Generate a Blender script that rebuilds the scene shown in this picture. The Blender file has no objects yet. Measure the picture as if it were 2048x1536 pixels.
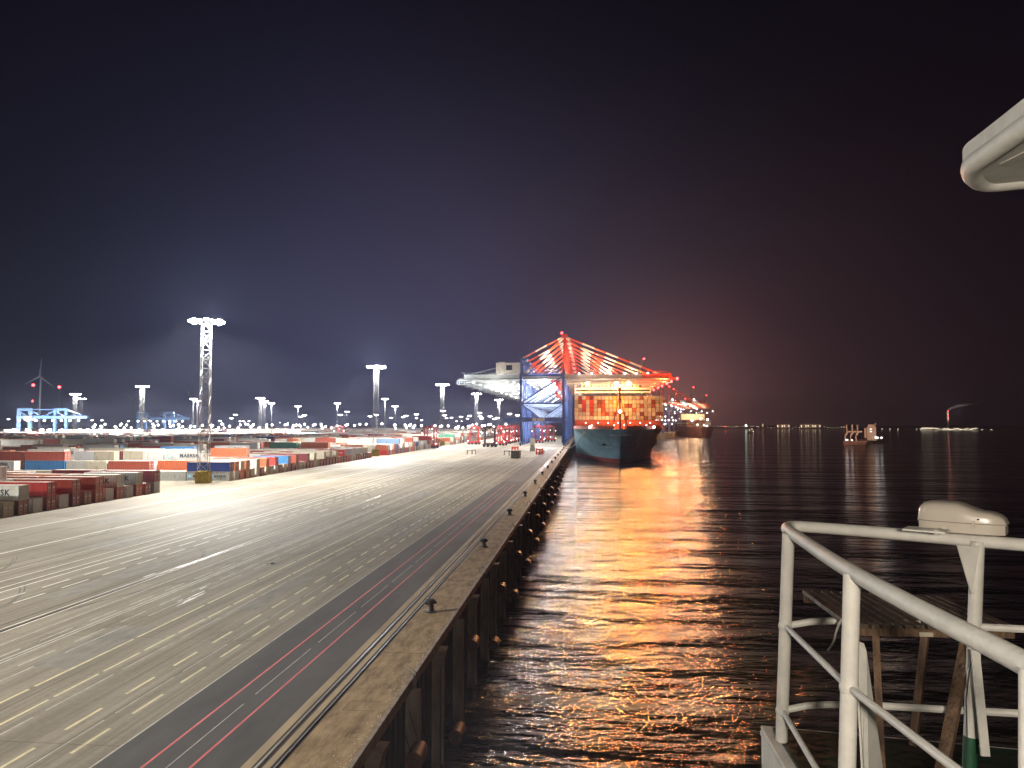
import bpy, math, random
from mathutils import Vector, Matrix
sc = bpy.context.scene
col = sc.collection
PI = math.pi
# ---------------------------------------------------------------- camera
F = 1500.0; H = 16.0
PITCH = math.atan(78 / F); YAW = math.atan(146 / F * math.cos(PITCH))
cd = bpy.data.cameras.new('camera'); cam = bpy.data.objects.new('camera', cd); col.objects.link(cam)
cam.location = (0, 0, H); cam.rotation_euler = (PI / 2 + PITCH, 0, YAW)
cd.sensor_width = 36; cd.lens = F / 2048 * 36; cd.clip_start = 0.05; cd.clip_end = 30000
sc.camera = cam
FW = Vector((-math.sin(YAW) * math.cos(PITCH), math.cos(YAW) * math.cos(PITCH), math.sin(PITCH)))
RT = Vector((math.cos(YAW), math.sin(YAW), 0)); UP = RT.cross(FW)
def ray(u, v): return FW + RT * ((u - 1024) / F) + UP * ((768 - v) / F)
def gz(u, v, z=0):
    d = ray(u, v); t = (z - H) / d.z; return Vector((d.x * t, d.y * t, z))
def gY(u, v, y):
    d = ray(u, v); t = y / d.y; return Vector((d.x * t, y, H + d.z * t))
def px(p):
    q = Vector(p) - Vector((0, 0, H)); c = q.dot(FW)
    return 1024 + F * q.dot(RT) / c, 768 - F * q.dot(UP) / c, c
# ---------------------------------------------------------------- render / world
sc.render.engine = 'CYCLES'
sc.view_settings.view_transform = 'Standard'; sc.view_settings.look = 'None'
sc.view_settings.exposure = .35; sc.view_settings.gamma = 1
cy = sc.cycles
cy.use_denoising = True
cy.max_bounces = 5; cy.diffuse_bounces = 2; cy.glossy_bounces = 3; cy.transmission_bounces = 2; cy.volume_bounces = 0
cy.sample_clamp_indirect = 3; cy.sample_clamp_direct = 0
cy.use_light_tree = True
w = bpy.data.worlds.new('World'); sc.world = w; w.use_nodes = True
nt = w.node_tree; nt.nodes.clear()
def N(t, k, **kw):
    n = t.nodes.new(k)
    for a, b in kw.items(): setattr(n, a, b)
    return n
def L(t, a, b): t.links.new(a, b)
out = N(nt, 'ShaderNodeOutputWorld'); bg = N(nt, 'ShaderNodeBackground')
tc = N(nt, 'ShaderNodeTexCoord')
def lobe(u, v, colr, power, squash=1.0):
    """glow of the lit air around a direction; squash flattens it in height"""
    d = ray(u, v).normalized()
    m = N(nt, 'ShaderNodeVectorMath', operation='MULTIPLY'); m.inputs[1].default_value = (1, 1, squash)
    L(nt, tc.outputs['Generated'], m.inputs[0])
    nn = N(nt, 'ShaderNodeVectorMath', operation='NORMALIZE'); L(nt, m.outputs[0], nn.inputs[0])
    dd = Vector((d.x, d.y, d.z * squash)).normalized()
    dt = N(nt, 'ShaderNodeVectorMath', operation='DOT_PRODUCT'); dt.inputs[1].default_value = dd
    L(nt, nn.outputs[0], dt.inputs[0])
    mx = N(nt, 'ShaderNodeMath', operation='MAXIMUM'); mx.inputs[1].default_value = 0; L(nt, dt.outputs['Value'], mx.inputs[0])
    pw = N(nt, 'ShaderNodeMath', operation='POWER'); pw.inputs[1].default_value = power; L(nt, mx.outputs[0], pw.inputs[0])
    vs = N(nt, 'ShaderNodeVectorMath', operation='SCALE'); vs.inputs[0].default_value = colr; L(nt, pw.outputs[0], vs.inputs['Scale'])
    return vs.outputs[0]
acc = None
for lb in [lobe(920, 640, (.041, .034, .066), 24, 1.25), lobe(760, 850, (.016, .022, .062), 30, 1.7),
           lobe(1330, 830, (.17, .062, .052), 170, 1.0), lobe(1480, 800, (.022, .010, .011), 30, 1.3), lobe(500, 600, (.002, .005, .018), 20, 1.0)]:
    if acc is None: acc = lb
    else:
        a = N(nt, 'ShaderNodeVectorMath', operation='ADD'); L(nt, acc, a.inputs[0]); L(nt, lb, a.inputs[1]); acc = a.outputs[0]
a = N(nt, 'ShaderNodeVectorMath', operation='ADD'); L(nt, acc, a.inputs[0]); a.inputs[1].default_value = (.0022, .0012, .0035); acc = a.outputs[0]
# faint uneven cloud
nz = N(nt, 'ShaderNodeTexNoise'); nz.inputs['Scale'].default_value = 2.2; nz.inputs['Detail'].default_value = 3
L(nt, tc.outputs['Generated'], nz.inputs['Vector'])
mr = N(nt, 'ShaderNodeMapRange'); mr.inputs[1].default_value = .3; mr.inputs[2].default_value = .7; mr.inputs[3].default_value = .86; mr.inputs[4].default_value = 1.12
L(nt, nz.outputs['Fac'], mr.inputs[0])
vs = N(nt, 'ShaderNodeVectorMath', operation='SCALE'); L(nt, acc, vs.inputs[0]); L(nt, mr.outputs[0], vs.inputs['Scale'])
L(nt, vs.outputs[0], bg.inputs['Color']); bg.inputs['Strength'].default_value = .60
L(nt, bg.outputs[0], out.inputs['Surface'])

# ---------------------------------------------------------------- helpers
def tag(o, label=None, cat=None, group=None, kind=None):
    if label: o['label'] = label
    if cat: o['category'] = cat
    if group: o['group'] = group
    if kind: o['kind'] = kind
    return o
def empty(name, loc, rz=0.0):
    o = bpy.data.objects.new(name, None); o.location = loc; o.rotation_euler = (0, 0, rz); o.empty_display_size = .5
    col.objects.link(o); return o
def copy_tree(o, parent=None):
    c = o.copy(); col.objects.link(c)
    c.parent = parent
    for ch in o.children: copy_tree(ch, c)
    return c
class MB:
    def __init__(s): s.v = []; s.f = []; s.m = []
    def add(s, vs, fs, mi=0):
        b = len(s.v); s.v += [tuple(v) for v in vs]
        for f in fs: s.f.append(tuple(b + i for i in f)); s.m.append(mi)
        return s
    def box(s, x0, x1, y0, y1, z0, z1, mi=0):
        return s.add([(x0, y0, z0), (x1, y0, z0), (x1, y1, z0), (x0, y1, z0), (x0, y0, z1), (x1, y0, z1), (x1, y1, z1), (x0, y1, z1)],
                     [(0, 3, 2, 1), (4, 5, 6, 7), (0, 1, 5, 4), (1, 2, 6, 5), (2, 3, 7, 6), (3, 0, 4, 7)], mi)
    def cbox(s, c, d, mi=0):
        return s.box(c[0] - d[0] / 2, c[0] + d[0] / 2, c[1] - d[1] / 2, c[1] + d[1] / 2, c[2] - d[2] / 2, c[2] + d[2] / 2, mi)
    def beam(s, p, q, w, h=None, mi=0):
        """rectangular bar from p to q, w wide (horizontal), h deep"""
        h = w if h is None else h
        p = Vector(p); q = Vector(q); d = (q - p).normalized()
        up = Vector((0, 0, 1)) if abs(d.z) < .98 else Vector((0, 1, 0))
        a = d.cross(up).normalized(); b = a.cross(d).normalized()
        vs = []
        for c in (p, q):
            for (i, j) in ((-1, -1), (1, -1), (1, 1), (-1, 1)): vs.append(c + a * (i * w / 2) + b * (j * h / 2))
        return s.add(vs, [(0, 1, 2, 3), (7, 6, 5, 4), (0, 4, 5, 1), (1, 5, 6, 2), (2, 6, 7, 3), (3, 7, 4, 0)], mi)
    def tube(s, pts, r, n=8, mi=0, cap=True):
        pts = [Vector(p) for p in pts]; rs = r if isinstance(r, (list, tuple)) else [r] * len(pts)
        b = len(s.v); prev = None
        for i, p in enumerate(pts):
            d = ((pts[min(i + 1, len(pts) - 1)] - pts[max(i - 1, 0)])).normalized()
            if prev is None:
                up = Vector((0, 0, 1)) if abs(d.z) < .9 else Vector((1, 0, 0)); a = d.cross(up).normalized()
            else: a = (prev - d * prev.dot(d)).normalized()
            prev = a; c = d.cross(a)
            for k in range(n):
                t = 2 * PI * k / n; s.v.append(tuple(p + (a * math.cos(t) + c * math.sin(t)) * rs[i]))
        for i in range(len(pts) - 1):
            for k in range(n):
                k2 = (k + 1) % n; s.f.append((b + i * n + k, b + i * n + k2, b + (i + 1) * n + k2, b + (i + 1) * n + k)); s.m.append(mi)
        if cap:
            s.f.append(tuple(b + k for k in range(n))[::-1]); s.m.append(mi)
            s.f.append(tuple(b + (len(pts) - 1) * n + k for k in range(n))); s.m.append(mi)
        return s
    def lathe(s, prof, c=(0, 0, 0), n=16, mi=0):
        b = len(s.v)
        for (r, z) in prof:
            for k in range(n):
                t = 2 * PI * k / n; s.v.append((c[0] + r * math.cos(t), c[1] + r * math.sin(t), c[2] + z))
        for i in range(len(prof) - 1):
            for k in range(n):
                k2 = (k + 1) % n; s.f.append((b + i * n + k, b + i * n + k2, b + (i + 1) * n + k2, b + (i + 1) * n + k)); s.m.append(mi)
        s.f.append(tuple(b + k for k in range(n))[::-1]); s.m.append(mi)
        s.f.append(tuple(b + (len(prof) - 1) * n + k for k in range(n))); s.m.append(mi)
        return s
    def prism(s, poly, z0, z1, mi=0):
        n = len(poly); vs = [(p[0], p[1], z0) for p in poly] + [(p[0], p[1], z1) for p in poly]
        fs = [tuple(range(n))[::-1], tuple(range(n, 2 * n))] + [(i, (i + 1) % n, n + (i + 1) % n, n + i) for i in range(n)]
        return s.add(vs, fs, mi)
    def ball(s, c, r, n=8, mi=0):
        return s.lathe([(r * math.sin(PI * (i + .15) / 6.3), -r * math.cos(PI * (i + .15) / 6.3)) for i in range(7)], c, n, mi)
    def build(s, name, mats, parent=None, smooth=False):
        me = bpy.data.meshes.new(name); me.from_pydata(s.v, [], s.f)
        if not isinstance(mats, (list, tuple)): mats = [mats]
        for m in mats: me.materials.append(m)
        if len(mats) > 1: me.polygons.foreach_set('material_index', s.m)
        me.update()
        import bmesh
        bm = bmesh.new(); bm.from_mesh(me); bmesh.ops.recalc_face_normals(bm, faces=bm.faces); bm.to_mesh(me); bm.free()
        if smooth:
            me.polygons.foreach_set('use_smooth', [True] * len(me.polygons))
            me.set_sharp_from_angle(angle=math.radians(40))
        o = bpy.data.objects.new(name, me); col.objects.link(o)
        if parent: o.parent = parent
        return o
def link_mesh(name, me, parent, loc=(0, 0, 0), rot=(0, 0, 0)):
    o = bpy.data.objects.new(name, me); col.objects.link(o); o.parent = parent; o.location = loc; o.rotation_euler = rot; return o

def mat(name, c, rough=.6, metal=0.0, var=.25, scale=1.5, bump=0.0, bscale=None, dirt=None, coord='Object', stretch=(1, 1, 1), spec=.5):
    m = bpy.data.materials.new(name); m.use_nodes = True; t = m.node_tree; b = t.nodes['Principled BSDF']
    b.inputs['Roughness'].default_value = rough; b.inputs['Metallic'].default_value = metal
    b.inputs['Specular IOR Level'].default_value = spec
    tcn = N(t, 'ShaderNodeTexCoord'); mp = N(t, 'ShaderNodeMapping'); mp.inputs['Scale'].default_value = stretch
    L(t, tcn.outputs[coord], mp.inputs['Vector'])
    nz = N(t, 'ShaderNodeTexNoise'); nz.inputs['Scale'].default_value = scale; nz.inputs['Detail'].default_value = 6; nz.inputs['Roughness'].default_value = .6
    L(t, mp.outputs[0], nz.inputs['Vector'])
    cr = N(t, 'ShaderNodeValToRGB'); e = cr.color_ramp.elements
    d = dirt or tuple(x * (1 - var) for x in c)
    e[0].position = .3; e[0].color = (*d, 1); e[1].position = .68; e[1].color = (*[min(1, x * (1 + var * .5)) for x in c], 1)
    L(t, nz.outputs['Fac'], cr.inputs[0]); L(t, cr.outputs[0], b.inputs['Base Color'])
    if bump:
        bn = N(t, 'ShaderNodeBump'); bn.inputs['Strength'].default_value = bump; bn.inputs['Distance'].default_value = .05
        n2 = N(t, 'ShaderNodeTexNoise'); n2.inputs['Scale'].default_value = bscale or scale * 4; n2.inputs['Detail'].default_value = 5
        L(t, mp.outputs[0], n2.inputs['Vector']); L(t, n2.outputs['Fac'], bn.inputs['Height']); L(t, bn.outputs[0], b.inputs['Normal'])
    return m
def emit(name, c, s):
    m = bpy.data.materials.new(name); m.use_nodes = True; t = m.node_tree; t.nodes.clear()
    o = N(t, 'ShaderNodeOutputMaterial'); e = N(t, 'ShaderNodeEmission'); e.inputs[0].default_value = (*c, 1); e.inputs[1].default_value = s
    L(t, e.outputs[0], o.inputs[0]); return m
M = {}
M['galv'] = mat('galvanised_steel', (.24, .25, .26), .5, .3, .2, 3)
M['lamp_white'] = emit('floodlight_glow', (1, .97, .92), 60)
M['lamp_far'] = emit('far_lamp_glow', (1, .97, .93), 14)
M['lamp_cool'] = emit('cool_lamp_glow', (.85, .92, 1), 16)
M['lamp_warm'] = emit('sodium_lamp_glow', (1, .52, .14), 40)
M['lamp_red'] = emit('red_lamp_glow', (1, .03, .03), 22)
M['yellow_block'] = mat('yellow_painted_concrete', (.42, .30, .04), .8, 0, .45, 1.2, .3)
M['asphalt_dark'] = None
def lamp(name, kind, loc, power, c=(1, .95, .88), r=1.0, parent=None, spot=None, blend=.35, aim=None):
    ld = bpy.data.lights.new(name, kind); ld.energy = power; ld.color = c; ld.shadow_soft_size = r
    o = bpy.data.objects.new(name, ld); col.objects.link(o); o.location = loc
    if kind == 'SPOT': ld.spot_size = math.radians(spot); ld.spot_blend = blend
    if aim is not None: o.rotation_euler = Vector(aim).to_track_quat('-Z', 'Y').to_euler()
    if parent: o.parent = parent
    return o

# ================================================================ SETTING
WZ = -9.0
# water
def water_mat():
    m = bpy.data.materials.new('river_water'); m.use_nodes = True; t = m.node_tree; b = t.nodes['Principled BSDF']
    b.inputs['Base Color'].default_value = (.012, .011, .006, 1); b.inputs['Roughness'].default_value = .07
    b.inputs['IOR'].default_value = 1.33
    tcn = N(t, 'ShaderNodeTexCoord')
    prev = None
    for (sx, sy, s, st, dist, det) in ((.22, 1.0, .030, 1.0, 9.0, 2), (.28, 1.0, .10, 1.0, 4.2, 2), (.4, 1.0, .34, 1.0, 1.4, 3), (.5, 1.0, 1.5, 1.0, .36, 4)):
        mp = N(t, 'ShaderNodeMapping'); mp.inputs['Scale'].default_value = (sx, sy, 1); mp.inputs['Rotation'].default_value = (0, 0, .12)
        L(t, tcn.outputs['Object'], mp.inputs['Vector'])
        nz = N(t, 'ShaderNodeTexNoise'); nz.inputs['Scale'].default_value = s; nz.inputs['Detail'].default_value = det; nz.inputs['Roughness'].default_value = .55
        L(t, mp.outputs[0], nz.inputs['Vector'])
        bn = N(t, 'ShaderNodeBump'); bn.inputs['Strength'].default_value = st; bn.inputs['Distance'].default_value = dist
        L(t, nz.outputs['Fac'], bn.inputs['Height'])
        if prev is not None: L(t, prev.outputs[0], bn.inputs['Normal'])
        prev = bn
    L(t, prev.outputs[0], b.inputs['Normal'])
    return m
m = MB(); m.add([(-60, -400, WZ), (6800, -400, WZ), (6800, 6800, WZ), (-60, 6800, WZ)], [(0, 1, 2, 3)])
tag(m.build('water', water_mat()), 'dark river water carrying orange and silver light streaks', 'water', kind='structure')
# ground / quay
def ground_mat():
    m = bpy.data.materials.new('worn_concrete_apron'); m.use_nodes = True; t = m.node_tree; b = t.nodes['Principled BSDF']
    b.inputs['Roughness'].default_value = .75; b.inputs['Specular IOR Level'].default_value = .25
    tcn = N(t, 'ShaderNodeTexCoord')
    def noise(scl, s, det=5, rg=.6):
        mp = N(t, 'ShaderNodeMapping'); mp.inputs['Scale'].default_value = scl; L(t, tcn.outputs['Object'], mp.inputs['Vector'])
        nz = N(t, 'ShaderNodeTexNoise'); nz.inputs['Scale'].default_value = s; nz.inputs['Detail'].default_value = det; nz.inputs['Roughness'].default_value = rg
        L(t, mp.outputs[0], nz.inputs['Vector']); return nz.outputs['Fac']
    def ramp(src, p0, c0, p1, c1):
        cr = N(t, 'ShaderNodeValToRGB'); e = cr.color_ramp.elements; e[0].position = p0; e[0].color = (*c0, 1); e[1].position = p1; e[1].color = (*c1, 1)
        L(t, src, cr.inputs[0]); return cr.outputs[0]
    def mul(a, b_, f=1.0):
        mx = N(t, 'ShaderNodeMix', data_type='RGBA', blend_type='MULTIPLY'); mx.inputs[0].default_value = f
        L(t, a, mx.inputs[6]); L(t, b_, mx.inputs[7]); return mx.outputs[2]
    base = ramp(noise((1, 1, 1), .06, 6), .3, (.25, .225, .18), .7, (.36, .33, .275))
    trk = ramp(noise((1, .012, 1), .9, 6, .7), .32, (.62, .60, .57), .66, (1.12, 1.12, 1.1))     # tyre tracks run along the quay
    trk2 = ramp(noise((1, .03, 1), 3.2, 4, .65), .3, (.80, .79, .78), .7, (1.1, 1.1, 1.1))
    fine = ramp(noise((1, 1, 1), 2.5, 8, .75), .3, (.82, .82, .80), .7, (1.08, 1.08, 1.08))
    c = mul(mul(mul(base, trk), trk2), fine)
    stn = ramp(noise((1, .35, 1), .22, 7, .72), .56, (1, 1, 1), .70, (.66, .64, .62))      # oily stains
    c = mul(c, stn)
    bk = N(t, 'ShaderNodeTexBrick'); bk.inputs['Scale'].default_value = 1.0; bk.inputs['Brick Width'].default_value = 6.5; bk.inputs['Row Height'].default_value = 18.0; bk.inputs['Mortar Size'].default_value = .035; bk.offset = .0
    bk.inputs['Color1'].default_value = (1, 1, 1, 1); bk.inputs['Color2'].default_value = (.90, .90, .89, 1); bk.inputs['Mortar'].default_value = (.62, .61, .6, 1); L(t, tcn.outputs['Object'], bk.inputs['Vector'])
    c = mul(c, bk.outputs['Color'])
    L(t, c, b.inputs['Base Color'])
    bn = N(t, 'ShaderNodeBump'); bn.inputs['Strength'].default_value = .35; bn.inputs['Distance'].default_value = .03
    L(t, noise((1, 1, 1), 5, 6), bn.inputs['Height']); L(t, bn.outputs[0], b.inputs['Normal'])
    return m
QX = -11.0
m = MB(); poly = [(-12.6, -400), (-12.6, 1000), (95, 1090), (150, 1300), (230, 1800), (420, 2700), (-6800, 6800), (-6800, -400)]
m.prism(poly, -14, 0)
tag(m.build('ground', ground_mat()), 'broad worn concrete terminal apron and yard ground', 'ground', kind='structure')
# dark asphalt lane
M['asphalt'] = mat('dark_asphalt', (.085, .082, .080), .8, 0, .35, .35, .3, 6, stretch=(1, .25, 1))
m = MB(); m.box(-22.9, -16.0, -30, 196, 0, .004); m.box(-22.4, -16.0, 196, 205, 0, .004)
tag(m.build('road', M['asphalt']), 'dark asphalt lane beside the waterside crane rail', 'road', kind='structure')
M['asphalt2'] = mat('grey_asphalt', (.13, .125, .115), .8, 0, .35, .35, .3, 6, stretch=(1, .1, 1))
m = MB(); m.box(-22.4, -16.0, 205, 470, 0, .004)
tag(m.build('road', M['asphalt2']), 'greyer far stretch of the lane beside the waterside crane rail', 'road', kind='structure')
# quay cap
M['cap'] = mat('stained_cap_concrete', (.33, .235, .13), .85, 0, .5, .9, .5, 5, stretch=(1.6, .5, 1), dirt=(.15, .095, .045))
M['strip'] = mat('pale_strip_concrete', (.42, .33, .21), .85, 0, .3, .8, .3, stretch=(1, .2, 1))
m = MB(); m.box(-14.15, QX, -30, 1080, -.9, .05)
tag(m.build('quay', M['cap']), 'rust stained concrete cap beam along the quay edge', 'quay', kind='structure')
m = MB(); m.box(-16.0, -14.62, -30, 1080, 0, .03); 
tag(m.build('quay_strip', M['strip']), 'pale concrete strip carrying the waterside crane rail', 'quay', kind='structure')
M['rail_dark'] = mat('rail_slot_dark', (.025, .02, .018), .7, 0, .3, 2)
M['rail_steel'] = mat('worn_rail_steel', (.35, .33, .31), .35, .8, .3, 2)
m = MB()
m.box(-15.5, -15.38, -30, 1080, .03, .034); m.box(-15.12, -15.0, -30, 1080, .03, .034); m.box(-14.62, -14.16, -30, 1080, 0, .010)
m.box(-44.98, -44.62, -30, 1080, 0, .008)
m.box(-46.2, -46.12, -30, 600, 0, .006)
tag(m.build('rail_slot', M['rail_dark']), 'black grooves of the crane rails in the apron', 'rail slot', kind='structure')
m = MB()
m.box(-15.3, -15.2, -30, 1080, .03, .07); m.box(-14.44, -14.36, -30, 1080, .01, .06); m.box(-44.84, -44.76, -30, 1080, .008, .03)
tag(m.build('rail', M['rail_steel']), 'steel crane rails running along the quay', 'rail', kind='structure')
# edge kerb angle + quay face
M['edge_steel'] = mat('rusty_edge_steel', (.30, .24, .18), .6, .3, .5, 1.5, .3)
m = MB(); m.box(QX, QX + .22, -30, 1080, -.55, .11)
tag(m.build('quay_edge', M['edge_steel']), 'battered steel edge beam on the quay cap', 'quay edge', kind='structure')
M['sheet'] = mat('dark_sheet_piling', (.05, .042, .036), .8, .1, .5, .6, .5, 3)
m = MB()
y = -30
while y < 1080:      # corrugated sheet piling behind
    m.box(-12.5, -12.15, y, y + .7, -13, -.9); y += 1.4
m.box(-12.6, -12.5, -30, 1080, -13, -.9)
tag(m.build('quay_wall', M['sheet']), 'dark steel sheet pile face below the quay cap', 'quay wall', kind='structure')
# painted lines
M['paint_w'] = mat('worn_white_paint', (.74, .71, .63), .7, 0, .3, 3, stretch=(1, .3, 1))
M['paint_y'] = mat('worn_yellow_paint', (.66, .58, .36), .7, 0, .3, 3, stretch=(1, .3, 1))
M['paint_r'] = mat('red_paint', (.62, .13, .13), .6, 0, .25, 3, stretch=(1, .3, 1))
M['paint_grey'] = mat('faded_grey_paint', (.52, .49, .43), .7, 0, .4, 3, stretch=(1, .3, 1))
def dashes(m, x, w_, y0, y1, on, gap, z=.004):
    y = y0
    while y < y1: m.box(x - w_ / 2, x + w_ / 2, y, min(y + on, y1), 0, z); y += on + gap
white = MB(); yel = MB(); red = MB(); gry = MB()
for x, w_ in ((-85.2, .32), (-71.4, .30)): white.box(x - w_ / 2, x + w_ / 2, -30, 520, 0, .004)
for x, w_ in ((-58.8, .14), (-56.5, .18), (-55.1, .2)): white.box(x - w_ / 2, x + w_ / 2, -30, 430, 0, .004)
dashes(white, -52.7, .18, -30, 330, 4, 2.2); dashes(white, -50.7, .18, -30, 330, 4, 2.2)
white.box(-44.55, -44.42, -30, 160, 0, .004); white.box(-45.28, -45.15, -30, 500, 0, .004)
dashes(gry, -47.8, .5, 132, 137, 5, 1)
gry.box(-39.36, -39.2, -30, 400, 0, .004); gry.box(-38.95, -38.8, -30, 400, 0, .004); dashes(gry, -36.2, .1, -30, 300, 7, 3); gry.box(-62.4, -62.25, -30, 300, 0, .004); gry.box(-42.1, -42.0, -30, 300, 0, .004); dashes(gry, -40.0, .12, -30, 300, 3.5, 2); dashes(gry, -37.3, .12, -30, 300, 3.5, 2)
dashes(yel, -33.4, .18, -30, 420, 10, .5); dashes(yel, -31.0, .18, -30, 420, 4, .5); dashes(gry, -30.0, .08, -30, 300, 6, 1)
dashes(yel, -27.1, .19, -30, 420, 3, 2.2); dashes(gry, -25.9, .07, -30, 200, 6, 1); dashes(yel, -24.9, .19, -30, 420, 3, 2.0)
gry.box(-23.02, -22.92, -30, 200, 0, .005)
for x in (-20.6, -18.35): red.box(x - .07, x + .07, -30, 197, .004, .008)
dashes(gry, -19.45, .05, -30, 190, 9, 1.5, .008)
tag(white.build('lane_markings', M['paint_w']), 'worn white painted lane lines on the apron', 'lane markings', kind='structure')
tag(yel.build('lane_markings', M['paint_y']), 'worn yellow dashed lane lines on the apron', 'lane markings', kind='structure')
tag(red.build('lane_markings', M['paint_r']), 'two red lines on the dark asphalt lane', 'lane markings', kind='structure')
tag(gry.build('lane_markings', M['paint_grey']), 'faint grey seams and lines between the lanes', 'lane markings', kind='structure')
# seams across, white patches, drains
random.seed(5)
def patch(u, v, L_, W_, ang=0):
    p = gz(u, v); mm = MB(); pts = []
    for k in range(14):
        t = 2 * PI * k / 14; r = random.uniform(.6, 1.1); pts.append((p.x + math.cos(t) * W_ * r, p.y + math.sin(t) * L_ * r))
    return pts
pm = MB()
M['paint_bright'] = mat('fresh_white_patch', (.8, .8, .78), .6, 0, .1, 3)
for (u, v, a, b_) in ((360, 1201, .5, .06), (378, 1198, .35, .07), (372, 1201, .3, .05), (395, 1188, 2.0, .13), (385, 1197, 2.6, .13), (372, 1204, 1.6, .10), (405, 1176, .9, .1), (345, 1059, .3, .16), (545, 1127, .5, .3)):
    pm.prism(patch(u, v, a, b_), .004, .008)
for (a0, b0) in ((300, 1150), (360, 1132), (430, 1108), (480, 1092), (735, 1012), (745, 1009), (757, 1006), (728, 1016)):
    pm.prism(patch(a0, b0, 1.2, .12), .004, .009)
tag(pm.build('paint_patches', M['paint_bright']), 'bright white paint patches scattered on the apron', 'paint patches', kind='structure')
rp = MB(); random.seed(31)
for (x, y, a, b_) in ((-35, 52, 1.6, 5), (-48.5, 74, 1.2, 9), (-29, 70, .9, 7), (-62, 96, 2.5, 5), (-41, 104, 1.4, 12), (-67, 140, 2.2, 9), (-27, 118, 1.1, 14), (-54, 58, 1.0, 3), (-36.5, 165, 2.0, 10), (-78, 120, 1.8, 6)):
    rp.prism([(x - a, y - b_), (x + a * .9, y - b_ * 1.05), (x + a, y + b_), (x - a * 1.1, y + b_ * .95)], .0005, .0025)
M['repair'] = mat('patched_repair_concrete', (.22, .205, .175), .8, 0, .3, 1.2, .3, 6, stretch=(1, .3, 1))
tag(rp.build('repair_patches', M['repair']), 'slightly darker rectangular repair patches in the apron', 'repair patches', kind='structure')
ss = MB(); M['skid'] = mat('dark_tyre_scuff', (.14, .13, .11), .8, 0, .4, 1.5, stretch=(1, .2, 1))
for k in range(16):      # curved tyre scuffs where carriers turn
    x0 = random.uniform(-80, -26); y0 = random.uniform(40, 170); r0 = random.uniform(18, 40); s0_ = random.uniform(0, 1.2); sg = random.choice((-1, 1))
    for w_ in (0, 1.9):
        for j in range(12):
            a0 = s0_ * .2 + j * .045; a1 = a0 + .046; rr = r0 + w_
            p = [(x0 + sg * (rr * (1 - math.cos(a0))), y0 + rr * math.sin(a0)), (x0 + sg * (rr * (1 - math.cos(a1))), y0 + rr * math.sin(a1))]
            ss.add([(p[0][0], p[0][1], .0032), (p[0][0] + .16, p[0][1], .0032), (p[1][0] + .16, p[1][1], .0032), (p[1][0], p[1][1], .0032)], [(0, 1, 2, 3)])
tag(ss.build('tyre_scuffs', M['skid']), 'curved dark tyre scuffs on the apron', 'tyre scuffs', kind='structure')
dm = MB(); M['box_dark'] = mat('cast_cover_iron', (.16, .15, .13), .8, 0, .3, 3)
for (u, v, r) in ((545, 1127, .75), (720, 1010, .6)):
    p = gz(u, v); dm.lathe([(r, 0), (r, .005), (r * .8, .005)], (p.x, p.y, .003), 20)
tag(dm.build('drain_covers', M['box_dark']), 'round metal covers set in the apron', 'drain covers', kind='structure')
M['pebble'] = mat('pale_shell_grit', (.62, .60, .52), .8, 0, .2, 3)
gm = MB()
for k in range(520):           # gull-dropped shell bits along the cap
    yy = 28 + random.random() ** 2 * 90; xx = QX - .06 - abs(random.gauss(0, .28 if random.random() < .75 else 1.1))
    if xx < -14: continue
    s = random.uniform(.012, .035); gm.prism([(xx + random.uniform(.6, 1.2) * s * math.cos(t), yy + random.uniform(.6, 1.2) * s * 1.6 * math.sin(t)) for t in (0, 1.3, 2.6, 3.9, 5.2)], .05, .062)
tag(gm.build('shell_grit', M['pebble']), 'pale shell grit scattered along the quay edge', 'grit', kind='stuff')
jm = MB()
for y in range(-20, 1080, 24): jm.box(-14.1, QX - .01, y, y + .05, .05, .053)
for p in ((-12.6, 42.2, .9, .7), (-11.9, 38.3, .35, .3), (-11.75, 57.5, .35, .3)): 
    x, y, a, b_ = p; jm.box(x - a, x + a, y - b_, y - b_ + .03, .05, .053); jm.box(x - a, x - a + .03, y - b_, y + b_, .05, .054); jm.box(x - a, x + a, y + b_, y + b_ + .03, .05, .053)
tag(jm.build('cap_joints', M['rail_dark']), 'dark expansion joints across the quay cap', 'joints', kind='structure')
ORD = ['first', 'second', 'third', 'fourth', 'fifth', 'sixth', 'seventh', 'eighth', 'ninth', 'tenth', 'eleventh', 'twelfth', 'thirteenth', 'fourteenth', 'fifteenth', 'sixteenth', 'seventeenth', 'eighteenth', 'nineteenth', 'twentieth']
def ordn(i):
    if i < 20: return ORD[i]
    t, o = divmod(i + 1, 10)
    tn = 'hundred' if t >= 10 else ['', '', 'twenty', 'thirty', 'forty', 'fifty', 'sixty', 'seventy', 'eighty', 'ninety'][t]
    if t >= 10: return 'hundredth' if i == 99 else 'hundred-and-' + ordn(i - 100)
    return (tn + '-' + ORD[o - 1]) if o else tn[:-1] + 'ieth'

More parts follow.
